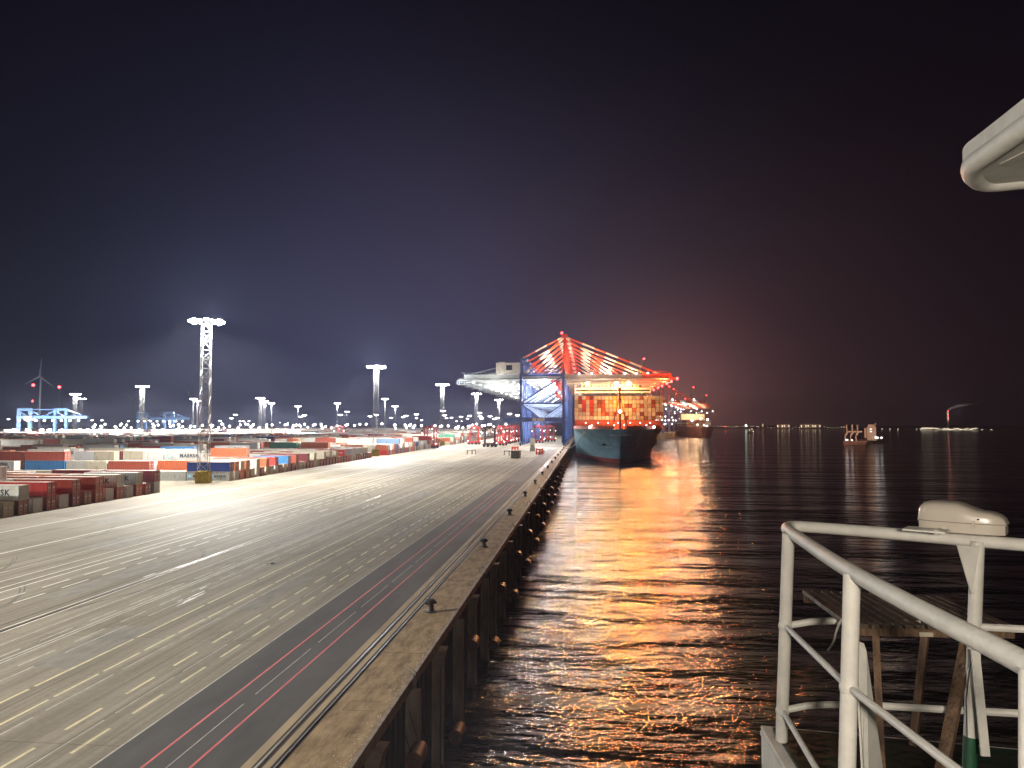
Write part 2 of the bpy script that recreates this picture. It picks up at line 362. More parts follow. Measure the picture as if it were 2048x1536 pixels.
# ---------------------------------------------------------------- bollards
M['cast'] = mat('cast_iron_bollard', (.10, .09, .08), .55, .4, .5, 6, .3)
def bollard(loc):
    r = empty('bollard', loc)
    b = MB(); b.lathe([(.62, 0), (.62, .06), (.45, .10)], n=18); b.build('base_plate', M['cast'], r, True)
    b = MB(); b.lathe([(.40, .08), (.30, .25), (.27, .62), (.33, .78), (.42, .9), (.42, 1.02), (.2, 1.12), (.01, 1.13)], n=18); b.build('post', M['cast'], r, True)
    b = MB(); b.tube([(-.52, 0, .68), (-.45, 0, .76), (-.2, 0, .74), (.2, 0, .74), (.45, 0, .76), (.52, 0, .68)], [.08, .14, .13, .13, .14, .08], 10); b.build('cross_horn', M['cast'], r, True)
    return r
b0 = None
ys = [63.4 + 33.6 * k for k in range(17)]
for k, y in enumerate(ys):
    b = bollard((-13.1, y, .05)) if k == 0 else copy_tree(b0)
    if k == 0: b0 = b
    b.location = (-13.1, y, .05); b.rotation_euler.z = .5 + .1 * math.sin(k * 5)
    tag(b, 'cast iron mooring bollard on the quay cap, %s one along from the camera' % ordn(k), 'bollard', 'mooring bollards along the quay cap')
# recesses: ladder heads on the edge
def ladder(loc):
    r = empty('quay_ladder', loc)
    b = MB()
    for s in (-.28, .28):
        b.tube([(-.35, s, .05), (-.3, s, .5), (-.05, s, .62), (.3, s, .3), (.33, s, -.2), (.33, s, -8.5)], .035, 6)
    b.build('handrail', M['galv'], r, True)
    b = MB()
    for k in range(28): b.tube([(.33, -.28, -.1 - k * .3), (.33, .28, -.1 - k * .3)], .022, 6)
    b.build('rungs', M['galv'], r)
    return r
l0 = None
for k, y in enumerate([47.0 + 33.6 * i for i in range(7)]):
    o = ladder((QX, y, .05)) if k == 0 else copy_tree(l0)
    if k == 0: l0 = o
    o.location = (QX, y, .05)
    tag(o, 'steel access ladder hooked over the quay edge, %s along from the camera' % ordn(k), 'ladder', 'ladders on the quay face')
# fender piles (tall steel columns) and fenders
M['pile'] = mat('fender_pile_steel', (.30, .26, .21), .7, .2, .6, .7, .5, 3, dirt=(.08, .05, .035), stretch=(1, 1, .3))
M['rubber'] = mat('orange_fender_sleeve', (.13, .06, .04), .5, 0, .5, 2, .2)
def pile(kind):
    r = empty('fender_pile', (0, 0, 0))
    if kind == 0:   # broad box pile pair with bracket
        b = MB(); b.box(-.45, .15, -.55, .0, -13, -1.0); b.build('box_pile', M['pile'], r)
        b = MB(); b.box(-.30, .30, .12, .42, -13, -.6); b.box(-.2, .22, .62, .84, -13, -1.6); b.build('guide_column', M['pile'], r)
        b = MB(); b.add([(-.45, -.75, -.56), (.55, -.75, -.56), (.55, .6, -.56), (-.45, .6, -.56), (-.45, -.6, -1.6), (.2, -.6, -1.9), (.2, .5, -1.9), (-.45, .5, -1.6)],
                        [(0, 1, 2, 3), (4, 5, 6, 7), (0, 1, 5, 4), (1, 2, 6, 5), (2, 3, 7, 6), (3, 0, 4, 7)]); b.build('bracket', M['edge_steel'], r)
    else:
        b = MB(); b.box(-.4, .45, -.45, -.05, -13, -.6); b.box(-.4, .40, .08, .45, -13, -.7); b.build('column_pair', M['pile'], r)
    return r
p0 = [pile(0), pile(1)]; pk = 0
cnt = [0, 0]
for i in range(46):
    for kind, off in ((1, 0.0), (0, 8.4)):
        y = 33.0 + i * 16.8 * .5 * 2 * .5 + off * .5 if False else 30.2 + i * 16.8 + off
        if y > 760: continue
        o = p0[kind] if cnt[kind] == 0 else copy_tree(p0[kind])
        o.location = (QX + .25, y, 0)
        tag(o, ('broad bracketed fender pile under the quay edge, %s along from the camera' if kind == 0 else 'twin column fender pile at the quay face, %s along from the camera') % ordn(cnt[kind]), 'fender pile', 'fender piles along the quay face')
        cnt[kind] += 1
f0 = None; k = 0
for i in range(80):
    y = 44.2 + i * 11.2; lvl = i % 2
    if y > 640: break
    if f0 is None:
        r = empty('fender', (0, 0, 0))
        b = MB(); b.tube([(0, -.85, 0), (0, .85, 0)], .52, 16); b.build('sleeve', M['rubber'], r, True)
        b = MB(); b.tube([(0, -.95, 0), (0, .95, 0)], .2, 10); b.tube([(0, -.9, 0), (-.7, -.9, 2.2 )], .03, 5); b.tube([(0, .9, 0), (-.7, .9, 2.2)], .03, 5); b.build('chain_hanger', M['cast'], r)
        f0 = r; o = r
    else: o = copy_tree(f0)
    o.location = (QX + 1.1 + .5 * lvl, y, -3.4 - 3.2 * lvl)
    tag(o, 'rust orange cylindrical fender hung %s on the quay face, %s from the camera' % ('low' if lvl else 'high', ordn(i // 2)), 'fender', 'cylindrical fenders on the quay face'); k += 1

# ================================================================ LAMP MASTS
def lattice(h, w0, w1, seg, bar=.12, diag=.07):
    b = MB(); n = int(h / seg)
    cs = [(-1, -1), (1, -1), (1, 1), (-1, 1)]
    for i in range(n):
        za, zb = h * i / n, h * (i + 1) / n
        wa = (w0 + (w1 - w0) * i / n) / 2; wb = (w0 + (w1 - w0) * (i + 1) / n) / 2
        for k in range(4):
            a, c = cs[k], cs[(k + 1) % 4]
            b.beam((a[0] * wa, a[1] * wa, za), (a[0] * wb, a[1] * wb, zb), bar)
            p, q = (a, c) if i % 2 else (c, a)
            b.beam((p[0] * wa, p[1] * wa, za), (q[0] * wb, q[1] * wb, zb), diag)
            b.beam((a[0] * wb, a[1] * wb, zb), (c[0] * wb, c[1] * wb, zb), diag * .8)
    return b
def mast_a(n_flood=14, detail=True):
    r = empty('light_mast', (0, 0, 0))
    b = MB(); b.box(-1.75, 1.75, -1.75, 1.75, 0, 3.0); b.box(-1.5, 1.5, -1.5, 1.5, 3.0, 3.2); b.build('base_block', M['yellow_block'], r)
    b = lattice(40.0, 2.6, 2.1, 2.5, .17, .11)
    o = b.build('lattice_tower', M['galv'], r); o.location.z = 3.2
    b = MB(); b.tube([(3.6 * math.cos(2 * PI * k / 16), 3.6 * math.sin(2 * PI * k / 16), 43.6) for k in range(17)], .14, 6)
    for k in range(8): b.beam((.6 * math.cos(PI * k / 4), .6 * math.sin(PI * k / 4), 43.3), (3.6 * math.cos(PI * k / 4), 3.6 * math.sin(PI * k / 4), 43.6), .12)
    b.lathe([(1.4, 43.1), (1.4, 43.4)], n=12); b.build('head_ring', M['galv'], r)
    for k in range(n_flood):
        t = 2 * PI * k / n_flood; cx, cy_ = 4.1 * math.cos(t), 4.1 * math.sin(t)
        fb = MB(); fb.add([(-.28, -.45, .25), (.28, -.45, .25), (.28, .45, .25), (-.28, .45, .25), (-.38, -.6, -.25), (.38, -.6, -.25), (.38, .6, -.25), (-.38, .6, -.25)],
                          [(0, 1, 2, 3), (0, 1, 5, 4), (1, 2, 6, 5), (2, 3, 7, 6), (3, 0, 4, 7)], 0)
        fb.add([(-.37, -.58, -.24), (.37, -.58, -.24), (.37, .58, -.24), (-.37, .58, -.24), (-.28, -.45, -.52), (.28, -.45, -.52), (.28, .45, -.52), (-.28, .45, -.52)],
               [(7, 6, 5, 4), (0, 1, 5, 4), (1, 2, 6, 5), (2, 3, 7, 6), (3, 0, 4, 7)], 1)
        if k == 0: fo = fb.build('floodlight', [M['galv'], M['lamp_white']], r); fme = fo.data
        else: fo = link_mesh('floodlight', fme, r)
        fo.location = (cx, cy_, 43.5 + (.25 if k % 2 else -.1)); fo.rotation_euler = (0, -.35, t)
    return r
PW = 3.6e5
m0 = None
mast_pos = [(-101.5, 192.4, .9), (-101.3, 357.3, 1), (-101, 526.8, 1), (-101, 695, 1), (-101, 880, 1)]
names = ['tallest nearest lattice light mast on a yellow block', 'second lattice light mast along the apron edge, behind the near stacks', 'lattice light mast left of the boom crane, third along the apron edge', 'fourth lattice light mast along the apron edge', 'fifth lattice light mast, just left of the blue crane leg']
def add_mast(x, y, label, power=1.0, rz=0.0, light=True, c=(1, .95, .87)):
    global m0
    if m0 is None: o = mast_a(); m0 = o
    else:
        o = copy_tree(m0)
        for ch in list(o.children):
            if ch.type == 'LIGHT': pass
    o.location = (x, y, 0); o.rotation_euler.z = rz
    tag(o, label, 'light mast', 'floodlight masts over the container yard')
    if light: spots.append((x, y, power, c))
    return o
spots = []
for (x, y, p), nme in zip(mast_pos, names): add_mast(x, y, nme, p, rz=.25)
add_mast(-101.5, 24, 'lattice light mast left of the camera beyond the frame', 1.0, .2)
add_mast(-101.5, -143, 'lattice light mast behind the camera at the apron edge', 1.0, .2)
for (x, y, nn) in ((-340, 24, 'left of the camera, farther out'), (-340, 272, 'beyond the left edge of the view')): add_mast(x, y, 'lattice light mast standing in the yard ' + nn, 1.7, .2)
add_mast(-330, 532, 'lattice light mast standing in the left of the yard, at u beside the white stacks'.replace(', at u beside', ', above'), 1)
for (u, v, lab) in ((151, 783, 'left one of the close pair of masts behind the blue gantry'), (163, 793, 'right one of the close pair of masts behind the blue gantry'),
                    (521, 793, 'lattice mast with a smaller one touching its right side'), (529, 800, 'smaller mast touching the right side of another in mid yard')):
    Y_ = 28 * F / (846 - v); p = gY(u, v, Y_ * 1.0); add_mast(p.x, p.y, lab, 1.0, .1, light=(u != 163))
# ---- slim far masts (pole + oval head)
def pole_mast(h, hw):
    r = empty('lamp_post', (0, 0, 0))
    b = MB(); b.tube([(0, 0, 0), (0, 0, h - .5)], [hw * .12 + .25, hw * .08 + .18], 8); b.build('pole', M['galv'], r)
    b = MB(); b.lathe([(hw * .3, h - 1.6), (hw, h - .9), (hw * 1.05, h - .2), (hw * .8, h)], n=14); b.build('lamp_head', M['lamp_far'], r, True)
    return r
far_tops = [(395, 801, 44), (387, 797, 44), (543, 806, 44), (596, 812, 44), (675, 806, 44), (694, 823, 44), (770, 797, 44), (790, 812, 44), (601, 833, 30), (609, 830, 30), (681, 829, 30),
            (740, 832, 30), (753, 829, 30), (782, 835, 30), (806, 834, 30), (812, 831, 30), (833, 828, 30), (833, 836, 30), (843, 840, 24), (889, 830, 30), (886, 821, 34), (893, 836, 30), (903, 835, 30),
            (913, 842, 24), (922, 833, 30), (923, 842, 24), (935, 837, 30), (939, 831, 30), (959, 825, 30), (960, 832, 30), (963, 836, 24), (980, 832, 30), (989, 837, 24), (995, 835, 24), (1019, 827, 30), (1035, 830, 30),
            (17, 838, 26), (204, 840, 24), (257, 842, 22), (347, 843, 22), (463, 836, 26), (471, 829, 30), (440, 841, 22), (480, 842, 22), (487, 842, 22), (498, 842, 22), (560, 845, 19), (576, 845, 19), (184, 840, 24)]
for i, (u, v, zt) in enumerate(far_tops):
    Y_ = (zt - 16) * F / (846 - v); p = gY(u, v, Y_); hw = {44: 3.9, 34: 3.2, 30: 2.6}.get(zt, 2.2) * max(1, min(1.5, Y_ / 900))
    o = pole_mast(p.z, hw); o.location = (p.x, p.y, 0)
    tag(o, 'slim distant oval headed lamp post, %s from the left among them' % ordn(sorted(far_tops).index((u, v, zt))), 'lamp post', 'distant lamp posts across the terminal')
    if zt == 44: spots.append((p.x, p.y, 1.0, (1, .96, .92)))
def batwing(ld, lim=6.5):
    # floodlight rings throw most light outward: intensity rises as 1/cos^3 of the angle from straight down
    ld.use_nodes = True; t = ld.node_tree; e = t.nodes['Emission']
    tcn = N(t, 'ShaderNodeTexCoord'); sx = N(t, 'ShaderNodeSeparateXYZ'); L(t, tcn.outputs['Normal'], sx.inputs[0])
    ab = N(t, 'ShaderNodeMath', operation='ABSOLUTE'); L(t, sx.outputs['Z'], ab.inputs[0])
    pw = N(t, 'ShaderNodeMath', operation='POWER'); pw.inputs[1].default_value = -2.2; L(t, ab.outputs[0], pw.inputs[0])
    mn = N(t, 'ShaderNodeMath', operation='MINIMUM'); mn.inputs[1].default_value = lim; L(t, pw.outputs[0], mn.inputs[0])
    L(t, mn.outputs[0], e.inputs['Strength'])
for (x, y, g) in ((-101.5, 192.4, 1.1e5), (-101.3, 357.3, 1.6e5), (-101, 526.8, 1.2e5)): lamp('mast_side_glow', 'POINT', (x, y, 44.9), g, (.93, .96, 1), 1.5)
for (x, y, p, c) in spots:
    o = lamp('mast_light', 'SPOT', (x, y, 42.3), PW * p, c, 3.0, None, 158, .9, (0, 0, -1)); batwing(o.data, 8)

# ================================================================ CONTAINERS
CW, CH = 2.44, 2.59
COLS = {
 'rust red': (.30, .065, .04), 'maroon': (.16, .03, .035), 'orange red': (.45, .12, .05), 'bright red': (.48, .04, .035), 'brown': (.20, .08, .05),
 'pale grey': (.50, .50, .46), 'light grey': (.38, .39, .39), 'cream': (.52, .48, .37), 'beige': (.36, .32, .24), 'white': (.70, .70, .67),
 'navy blue': (.02, .04, .17), 'mid blue': (.05, .19, .42), 'slate blue': (.09, .14, .22), 'dark green': (.05, .16, .11), 'pink': (.45, .12, .2), 'yellow': (.55, .40, .08)}
def cont_mat(name, c):
    m = bpy.data.materials.new(name); m.use_nodes = True; t = m.node_tree; b = t.nodes['Principled BSDF']
    b.inputs['Roughness'].default_value = .55; b.inputs['Specular IOR Level'].default_value = .3
    tcn = N(t, 'ShaderNodeTexCoord'); oi = N(t, 'ShaderNodeObjectInfo')
    ad = N(t, 'ShaderNodeVectorMath', operation='ADD'); L(t, tcn.outputs['Object'], ad.inputs[0])
    sc_ = N(t, 'ShaderNodeVectorMath', operation='SCALE'); sc_.inputs[0].default_value = (77, 31, 53); L(t, oi.outputs['Random'], sc_.inputs['Scale']); L(t, sc_.outputs[0], ad.inputs[1])
    mp = N(t, 'ShaderNodeMapping'); mp.inputs['Scale'].default_value = (1, 1, .35); L(t, ad.outputs[0], mp.inputs['Vector'])
    nz = N(t, 'ShaderNodeTexNoise'); nz.inputs['Scale'].default_value = 1.3; nz.inputs['Detail'].default_value = 7; nz.inputs['Roughness'].default_value = .7; L(t, mp.outputs[0], nz.inputs['Vector'])
    cr = N(t, 'ShaderNodeValToRGB'); e = cr.color_ramp.elements
    e[0].position = .30; e[0].color = (c[0] * .45 + .035, c[1] * .42 + .02, c[2] * .38 + .012, 1); e[1].position = .46; e[1].color = (*c, 1)
    L(t, nz.outputs['Fac'], cr.inputs[0])
    hs = N(t, 'ShaderNodeHueSaturation'); mr = N(t, 'ShaderNodeMapRange'); mr.inputs[3].default_value = .72; mr.inputs[4].default_value = 1.22
    L(t, oi.outputs['Random'], mr.inputs[0]); L(t, mr.outputs[0], hs.inputs['Value']); L(t, cr.outputs[0], hs.inputs['Color'])
    # roof paled: lamplight from above put into the colour
    ge = N(t, 'ShaderNodeNewGeometry'); sx = N(t, 'ShaderNodeSeparateXYZ'); L(t, ge.outputs['True Normal'], sx.inputs[0])
    gt = N(t, 'ShaderNodeMath', operation='GREATER_THAN'); gt.inputs[1].default_value = .8; L(t, sx.outputs['Z'], gt.inputs[0])
    mu = N(t, 'ShaderNodeMath', operation='MULTIPLY'); mu.inputs[1].default_value = .72; L(t, gt.outputs[0], mu.inputs[0])
    mx = N(t, 'ShaderNodeMix', data_type='RGBA'); mx.inputs[7].default_value = (.56, .50, .43, 1); L(t, mu.outputs[0], mx.inputs[0]); L(t, hs.outputs[0], mx.inputs[6])
    L(t, mx.outputs[2], b.inputs['Base Color']); return m
CM = {k: cont_mat('container_paint_' + k.replace(' ', '_'), c) for k, c in COLS.items()}
M['door_bar'] = mat('door_bar_steel', (.45, .45, .43), .5, .3, .3, 4)
M['letter_dark'] = mat('dark_lettering', (.03, .035, .05), .6, 0, .1, 3)
M['letter_white'] = mat('white_lettering', (.7, .7, .68), .6, 0, .1, 3)
M['logo_blue'] = mat('pale_blue_logo', (.20, .48, .68), .6, 0, .1, 3)
def corr_side(b, x0, x1, y, z0, z1, sgn, step=.55, d=.045, axis='x'):
    n = max(2, int((x1 - x0) / step)); pts = []
    for i in range(n):
        a = x0 + (x1 - x0) * i / n; w_ = (x1 - x0) / n
        pts += [(a, y), (a + w_ * .35, y), (a + w_ * .5, y - sgn * d), (a + w_ * .85, y - sgn * d)]
    pts.append((x1, y)); vs = []
    for (p, q) in pts:
        vs += ([(p, q, z0), (p, q, z1)] if axis == 'x' else [(q, p, z0), (q, p, z1)])
    b.add(vs, [(2 * i, 2 * i + 2, 2 * i + 3, 2 * i + 1) for i in range(len(pts) - 1)])
MESH = {}
def cmesh(kind, length, colname):
    """meshes local: x from -length to 0 (0 = end facing the apron), y centred, z up"""
    key = (kind, length, colname)
    if key in MESH: return MESH[key]
    b = MB(); hw = CW / 2
    if kind == 'body':
        corr_side(b, -length + .12, -.14, -hw + .035, .16, CH - .12, -1)
        corr_side(b, -length + .12, -.14, hw - .035, .16, CH - .12, 1)
        corr_side(b, -hw + .1, hw - .1, -length + .05, .16, CH - .12, -1, axis='y')
        b.box(-length + .08, -.1, -hw + .06, hw - .06, CH - .14, CH - .03); b.box(-length + .08, -.1, -hw + .06, hw - .06, .12, .17)
    elif kind == 'frame':
        for x in (-length + .08, -.08):
            for y in (-hw + .08, hw - .08): b.box(x - .08, x + .08, y - .08, y + .08, 0, CH)
        for y in (-hw + .05, hw - .05):
            b.box(-length + .16, -.16, y - .045, y + .045, .02, .16); b.box(-length + .16, -.16, y - .045, y + .045, CH - .12, CH - .01)
        for x in (-length + .06, -.06): b.box(x - .05, x + .05, -hw + .16, hw - .16, .02, .16); b.box(x - .05, x + .05, -hw + .16, hw - .16, CH - .12, CH - .01)
    elif kind == 'door':
        b.box(-.12, -.05, -hw + .17, -.02, .17, CH - .13); b.box(-.12, -.05, .02, hw - .17, .17, CH - .13)
    elif kind == 'bars':
        for y in (-.82, -.35, .35, .82): b.tube([(-.02, y, .1), (-.02, y, CH - .1)], .028, 6)
        for y in (-.6, .55): b.box(-.03, -.015, y - .16, y + .16, 1.45, 1.75); b.box(-.03, -.015, y - .13, y + .13, .9, 1.0)
    elif kind == 'simple':
        b.box(-length, 0, -hw, hw, 0, CH - .02)
    me_o = b.build(kind, M['door_bar'] if kind == 'bars' else CM[colname]); me = me_o.data; bpy.data.objects.remove(me_o)
    MESH[key] = me; return me
def text_mesh(txt, size, name, m):
    cu = bpy.data.curves.new(name, 'FONT'); cu.body = txt; cu.size = size; cu.extrude = .006; cu.align_x = 'CENTER'; cu.align_y = 'CENTER'; cu.offset = size * .03; cu.space_character = 1.12; cu.space_line = .85
    o = bpy.data.objects.new(name, cu); col.objects.link(o)
    dg = bpy.context.evaluated_depsgraph_get(); me = bpy.data.meshes.new_from_object(o.evaluated_get(dg)); bpy.data.objects.remove(o)
    me.materials.clear(); me.materials.append(m); me.name = name; return me
T_M20 = text_mesh('MAERSK', .88, 'lettering', M['letter_dark']); T_M40 = text_mesh('MAERSK', 1.45, 'lettering', M['letter_dark'])
T_MS = text_mesh('MAERSK\nSEALAND', 1.0, 'lettering', M['letter_dark']); T_HS = text_mesh('HAMBURG SUD', .62, 'lettering', M['letter_white'])
def star_mesh(s):
    b = MB(); b.box(-s / 2, s / 2, -s / 2, s / 2, 0, .008, 0)
    pts = []
    for k in range(14):
        r = s * (.40 if k % 2 == 0 else .2); t = PI / 2 + k * PI / 7; pts.append((r * math.cos(t), r * math.sin(t)))
    c = [(0, 0, .014)] + [(p[0], p[1], .014) for p in pts]
    b.add(c, [(0, i + 1, (i + 1) % 14 + 1) for i in range(14)], 1)
    o = b.build('star_logo', [M['logo_blue'], M['letter_white']]); me = o.data; bpy.data.objects.remove(o); return me
STAR = star_mesh(1.15)
def make_container(x, y, z, length, colname, level, label, group, text=None, doors=True, rz=0.0, name='shipping_container'):
    if level == 0:
        o = bpy.data.objects.new(name, cmesh('simple', length, colname)); col.objects.link(o); o.location = (x, y, z); o.rotation_euler.z = rz
        return tag(o, label, 'shipping container', group)
    r = empty(name, (x, y, z), rz); tag(r, label, 'shipping container', group)
    link_mesh('corrugated_body', cmesh('body', length, colname), r)
    link_mesh('corner_frame', cmesh('frame', length, colname), r)
    d = link_mesh('end_doors', cmesh('door', length, colname), r)
    if doors: link_mesh('locking_bars', cmesh('bars', 0, ''), d)
    if text:
        me = {'M20': T_M20, 'M40': T_M40, 'MS': T_MS, 'HS': T_HS}[text]
        cx = {'M20': -2.55, 'M40': -4.6, 'MS': -3.8, 'HS': -3.0}[text]
        link_mesh('lettering', me, r, (cx, -CW / 2 - .02, CH / 2), (PI / 2, 0, 0))
        if text in ('M20', 'M40'):
            link_mesh('star_logo', STAR, r, (-length + (.85 if text == 'M20' else 1.6), -CW / 2 - .005, CH / 2), (PI / 2, 0, 0))
    return r
random.seed(11)
PAL = ['rust red'] * 6 + ['maroon'] * 3 + ['orange red'] * 3 + ['pale grey'] * 6 + ['light grey'] * 3 + ['cream'] * 4 + ['beige'] * 2 + ['brown'] * 3 + ['navy blue', 'mid blue', 'slate blue', 'bright red', 'white', 'dark green']
XE = -97.6; PY = 3.42
cells = []      # (x,y,z,length,col,tier,row,bayname,block,text)
def block(bi, y0, y1, bays, prob=(.75, .5, .14), special=None, x0=XE):
    nr = int((y1 - y0) / PY) + 1
    for r in range(nr):
        y = y0 + r * PY
        x = x0
        for c in range(bays):
            if c % 11 == 10: x -= 16
            two = random.random() < .22
            h = 1 if random.random() < prob[0] else 0
            if h and random.random() < prob[1]: h = 2
            if h == 2 and random.random() < prob[2]: h = 3
            sp = special(r, c, nr) if special else None
            if sp is not None: h, two, cl, tx = sp
            else: cl = tx = None
            for t in range(h):
                for k in range(2 if two else 1):
                    ln = 6.06 if two else 12.19
                    cc = cl[t] if cl and t < len(cl) and cl[t] else random.choice(PAL)
                    tt = None
                    if tx and t < len(tx): tt = tx[t]
                    if tt is None and tx is None and cc in ('pale grey', 'light grey', 'white') : tt = random.choice(['M20', 'M20', None]) if two else random.choice(['M40', 'MS', 'M40', None])
                    if tt is None and tx is None and cc == 'bright red' : tt = 'HS'
                    cells.append((x - k * 6.2, y, t * CH, ln, cc, t, r, c, bi, tt, h, k))
            x -= 12.75
topA = [('maroon', None), ('light grey', 'M40'), ('pale grey', 'MS' if False else 'M40'), ('rust red', None), ('rust red', None), ('bright red', None), ('pale grey', 'M40'), ('beige', None), ('rust red', None)]
botA = ['light grey', 'maroon', 'rust red', 'light grey', 'rust red', 'light grey', 'rust red', 'brown', 'maroon', 'light grey', 'rust red', 'light grey', 'brown', 'beige', 'light grey', 'beige']
nA = 24; YA0 = 164.0 - (nA - 1) * PY
def spA(r, c, nr):
    q = nr - 1 - r
    if c == 0:
        if q % 2 == 0 and q // 2 < 9: tc_ = topA[q // 2]; return (2, False, [botA[q % 16], tc_[0]], ['', tc_[1] or ''])
        return (1, False, [botA[q % 16]], [''])
    if c in (1, 2) and q in (8, 9, 11, 13): return (3 if q in (9, 11) else 2, False, [None, 'pale grey', 'pale grey' if q == 9 else 'beige'], ['', 'M40', 'M40' if q == 9 else ''])
    if q < 6 and c < 6 and c > 0: return (2 if q % 2 == 0 and random.random() < .5 else 1, random.random() < .2, None, None)
    return None
block(0, YA0, 164.1, 9, (.8, .6, .22), spA)
YB0 = 200.3
def spB(r, c, nr):
    if r == 0:
        return {0: (2, True, ['pale grey', 'navy blue'], ['M20', '']), 1: (1, True, ['beige'], ['']), 2: (0, False, None, None)}.get(c)
    if r == 1: return {0: (2, True, ['pale grey', 'orange red'], ['M20', '']), 1: (1, False, ['bright red'], ['']), 2: (2, False, ['rust red', 'rust red'], ['', '']) , 3: (2, True, ['white', 'pale grey'], ['M20', 'M20'])}.get(c)
    if r == 2: return {0: (2, True, ['orange red', 'white'], ['', 'M20']), 1: (2, False, ['bright red', 'orange red'], ['', '']), 2: (2, True, ['rust red', 'white'], ['', 'M20']), 3: (3, True, ['light grey', 'light grey', 'light grey'], ['M20', 'M20', 'M20']), 4: (2, False, ['rust red', 'beige'], ['', ''])}.get(c)
    if r == 3 and c == 0: return (2, False, ['orange red', 'orange red'], ['', ''])
    if r == 5 and c == 0: return (2, False, ['pale grey', 'pale grey'], ['M40', 'MS'])
    if r == 4 and c == 0: return (1, False, ['pale grey'], ['M40'])
    if c == 0:
        up = {7: 'orange red', 9: 'bright red', 12: 'mid blue', 14: 'rust red', 17: 'maroon', 19: 'cream', 22: 'cream', 24: 'beige', 26: 'cream', 29: 'bright red', 32: 'light grey', 35: 'light grey', 38: 'beige'}
        if r in up: return (2, False, [random.choice(['light grey', 'brown', 'cream', 'maroon']), up[r]], ['', 'HS' if r == 29 else ''])
        return (1, False, [random.choice(['light grey', 'brown', 'maroon', 'slate blue', 'rust red', 'beige'])], [''])
    return None
block(1, YB0, 340, 9, (.9, .62, .25), spB)
def spC(r, c, nr):
    if c == 0 and r == 0: return (2, True, ['bright red', 'dark green'], ['HS', 'M20'])
    if c == 0 and r in (4, 5, 6): return (2, False, ['bright red' if r == 4 else 'navy blue', 'orange red' if r == 4 else 'navy blue'], ['', ''])
    return None
block(2, 366, 505, 12, (.9, .6, .3), spC)
block(3, 540, 672, 16, (.95, .75, .4))
block(4, 705, 860, 20, (.95, .8, .5))
# left inner yard beyond the near block (bays past the aisle)
def rel_vis(c, occ):
    (x, y, z, ln, cc, t, r, ci, bi, tt, h, k) = c
    return t == h - 1 or ci == 0 or (bi, r - 1, ci, t) not in occ or (t == 1 and random.random() < .3)
occ = set((c[8], c[6], c[7], c[5]) for c in cells)
def scr(c):
    u, v, d = px((c[0] - c[3] / 2, c[1], c[2] + 1.3)); return u, v, d
cand = []
rest = []
for c in cells:
    u, v, d = scr(c)
    u2, _, _ = px((c[0], c[1], c[2] + 1.3))
    infr = u2 > 0 and u < 2100 and v < 1500
    if infr and c[1] < 520 and rel_vis(c, occ): cand.append((c[3] / d * (1.4 if c[7] == 0 else 1) + 2.0 * (c[7] == 0) / d, c))
    else: rest.append(c)
cand.sort(key=lambda a: -a[0])
ind = cand[:240]; rest += [c for _, c in cand[240:]]
BN = ['nearest yard block', 'yard block beyond the nearest mast', 'third yard block']
TN = ['ground tier', 'middle tier', 'top of three tiers']
def tiern(t, h): return 'on the ground under another' if (t == 0 and h > 1) else ('single layer' if h == 1 else ('atop its stack' if t == h - 1 else 'mid stack'))
for sz, c in ind:
    (x, y, z, ln, cc, t, r, ci, bi, tt, h, k) = c
    lab = '%s container %s, %s row, %s bay in, %s' % (cc, tiern(t, h), ordn(r), ordn(ci) + (' rear' if k else ''), ['near block', 'block behind the near mast', 'block behind the second mast'][min(bi, 2)])
    if len(lab.split()) > 16: lab = lab.replace('on the ground under another', 'at stack bottom').replace('block behind the', 'past')
    make_container(x, y, z, ln, cc, 1 if c[1] < 345 else 0, lab, 'containers stacked in the yard', tt, True)
# everything smaller: one mass
b = MB(); ck = list(CM.keys())
PALF = ['cream', 'pale grey', 'beige', 'white', 'orange red', 'rust red', 'pale grey', 'cream', 'light grey']
for (x, y, z, ln, cc, t, r, ci, bi, tt, h, k) in rest:
    if random.random() < .5: cc = random.choice(PALF)
    b.box(x - ln, x, y - CW / 2, y + CW / 2, z, z + CH - .03, ck.index(cc))
# far blocks beyond
random.seed(3)
for (xa, xb, ya, yb, pt) in ((-250, -560, 560, 700, 0), (-330, -700, 735, 830, 1), (-380, -1000, 870, 1200, 1), (-110, -330, 890, 1230, 1), (-245, -470, 420, 530, 0), (-255, -420, 300, 400, 0)):
    y = ya
    while y < yb:
        x = xa
        while x > xb:
            h = random.choice([1, 2, 2, 3, 3] if pt else [1, 2, 2, 3])
            if random.random() < .9:
                for t in range(h): b.box(x - 12.19, x, y - CW / 2, y + CW / 2, t * CH, t * CH + CH - .03, ck.index(random.choice(PAL if random.random() < .4 else PALF)))
            x -= 12.75
        y += PY * (1 if yb < 600 else 1.6)
# tall white reefer stacks under lamps
for i in range(26):
    x = -228 - i * 12.9
    for t in range(random.choice([3, 4, 4])): b.box(x - 12.19, x, 617.5, 620, t * CH, t * CH + CH - .03, ck.index(random.choice(['white', 'white', 'cream', 'white', 'pale grey'])))
tag(b.build('container_field', [CM[k] for k in ck]), 'mass of smaller far stacked containers filling the yard', 'containers', kind='stuff')
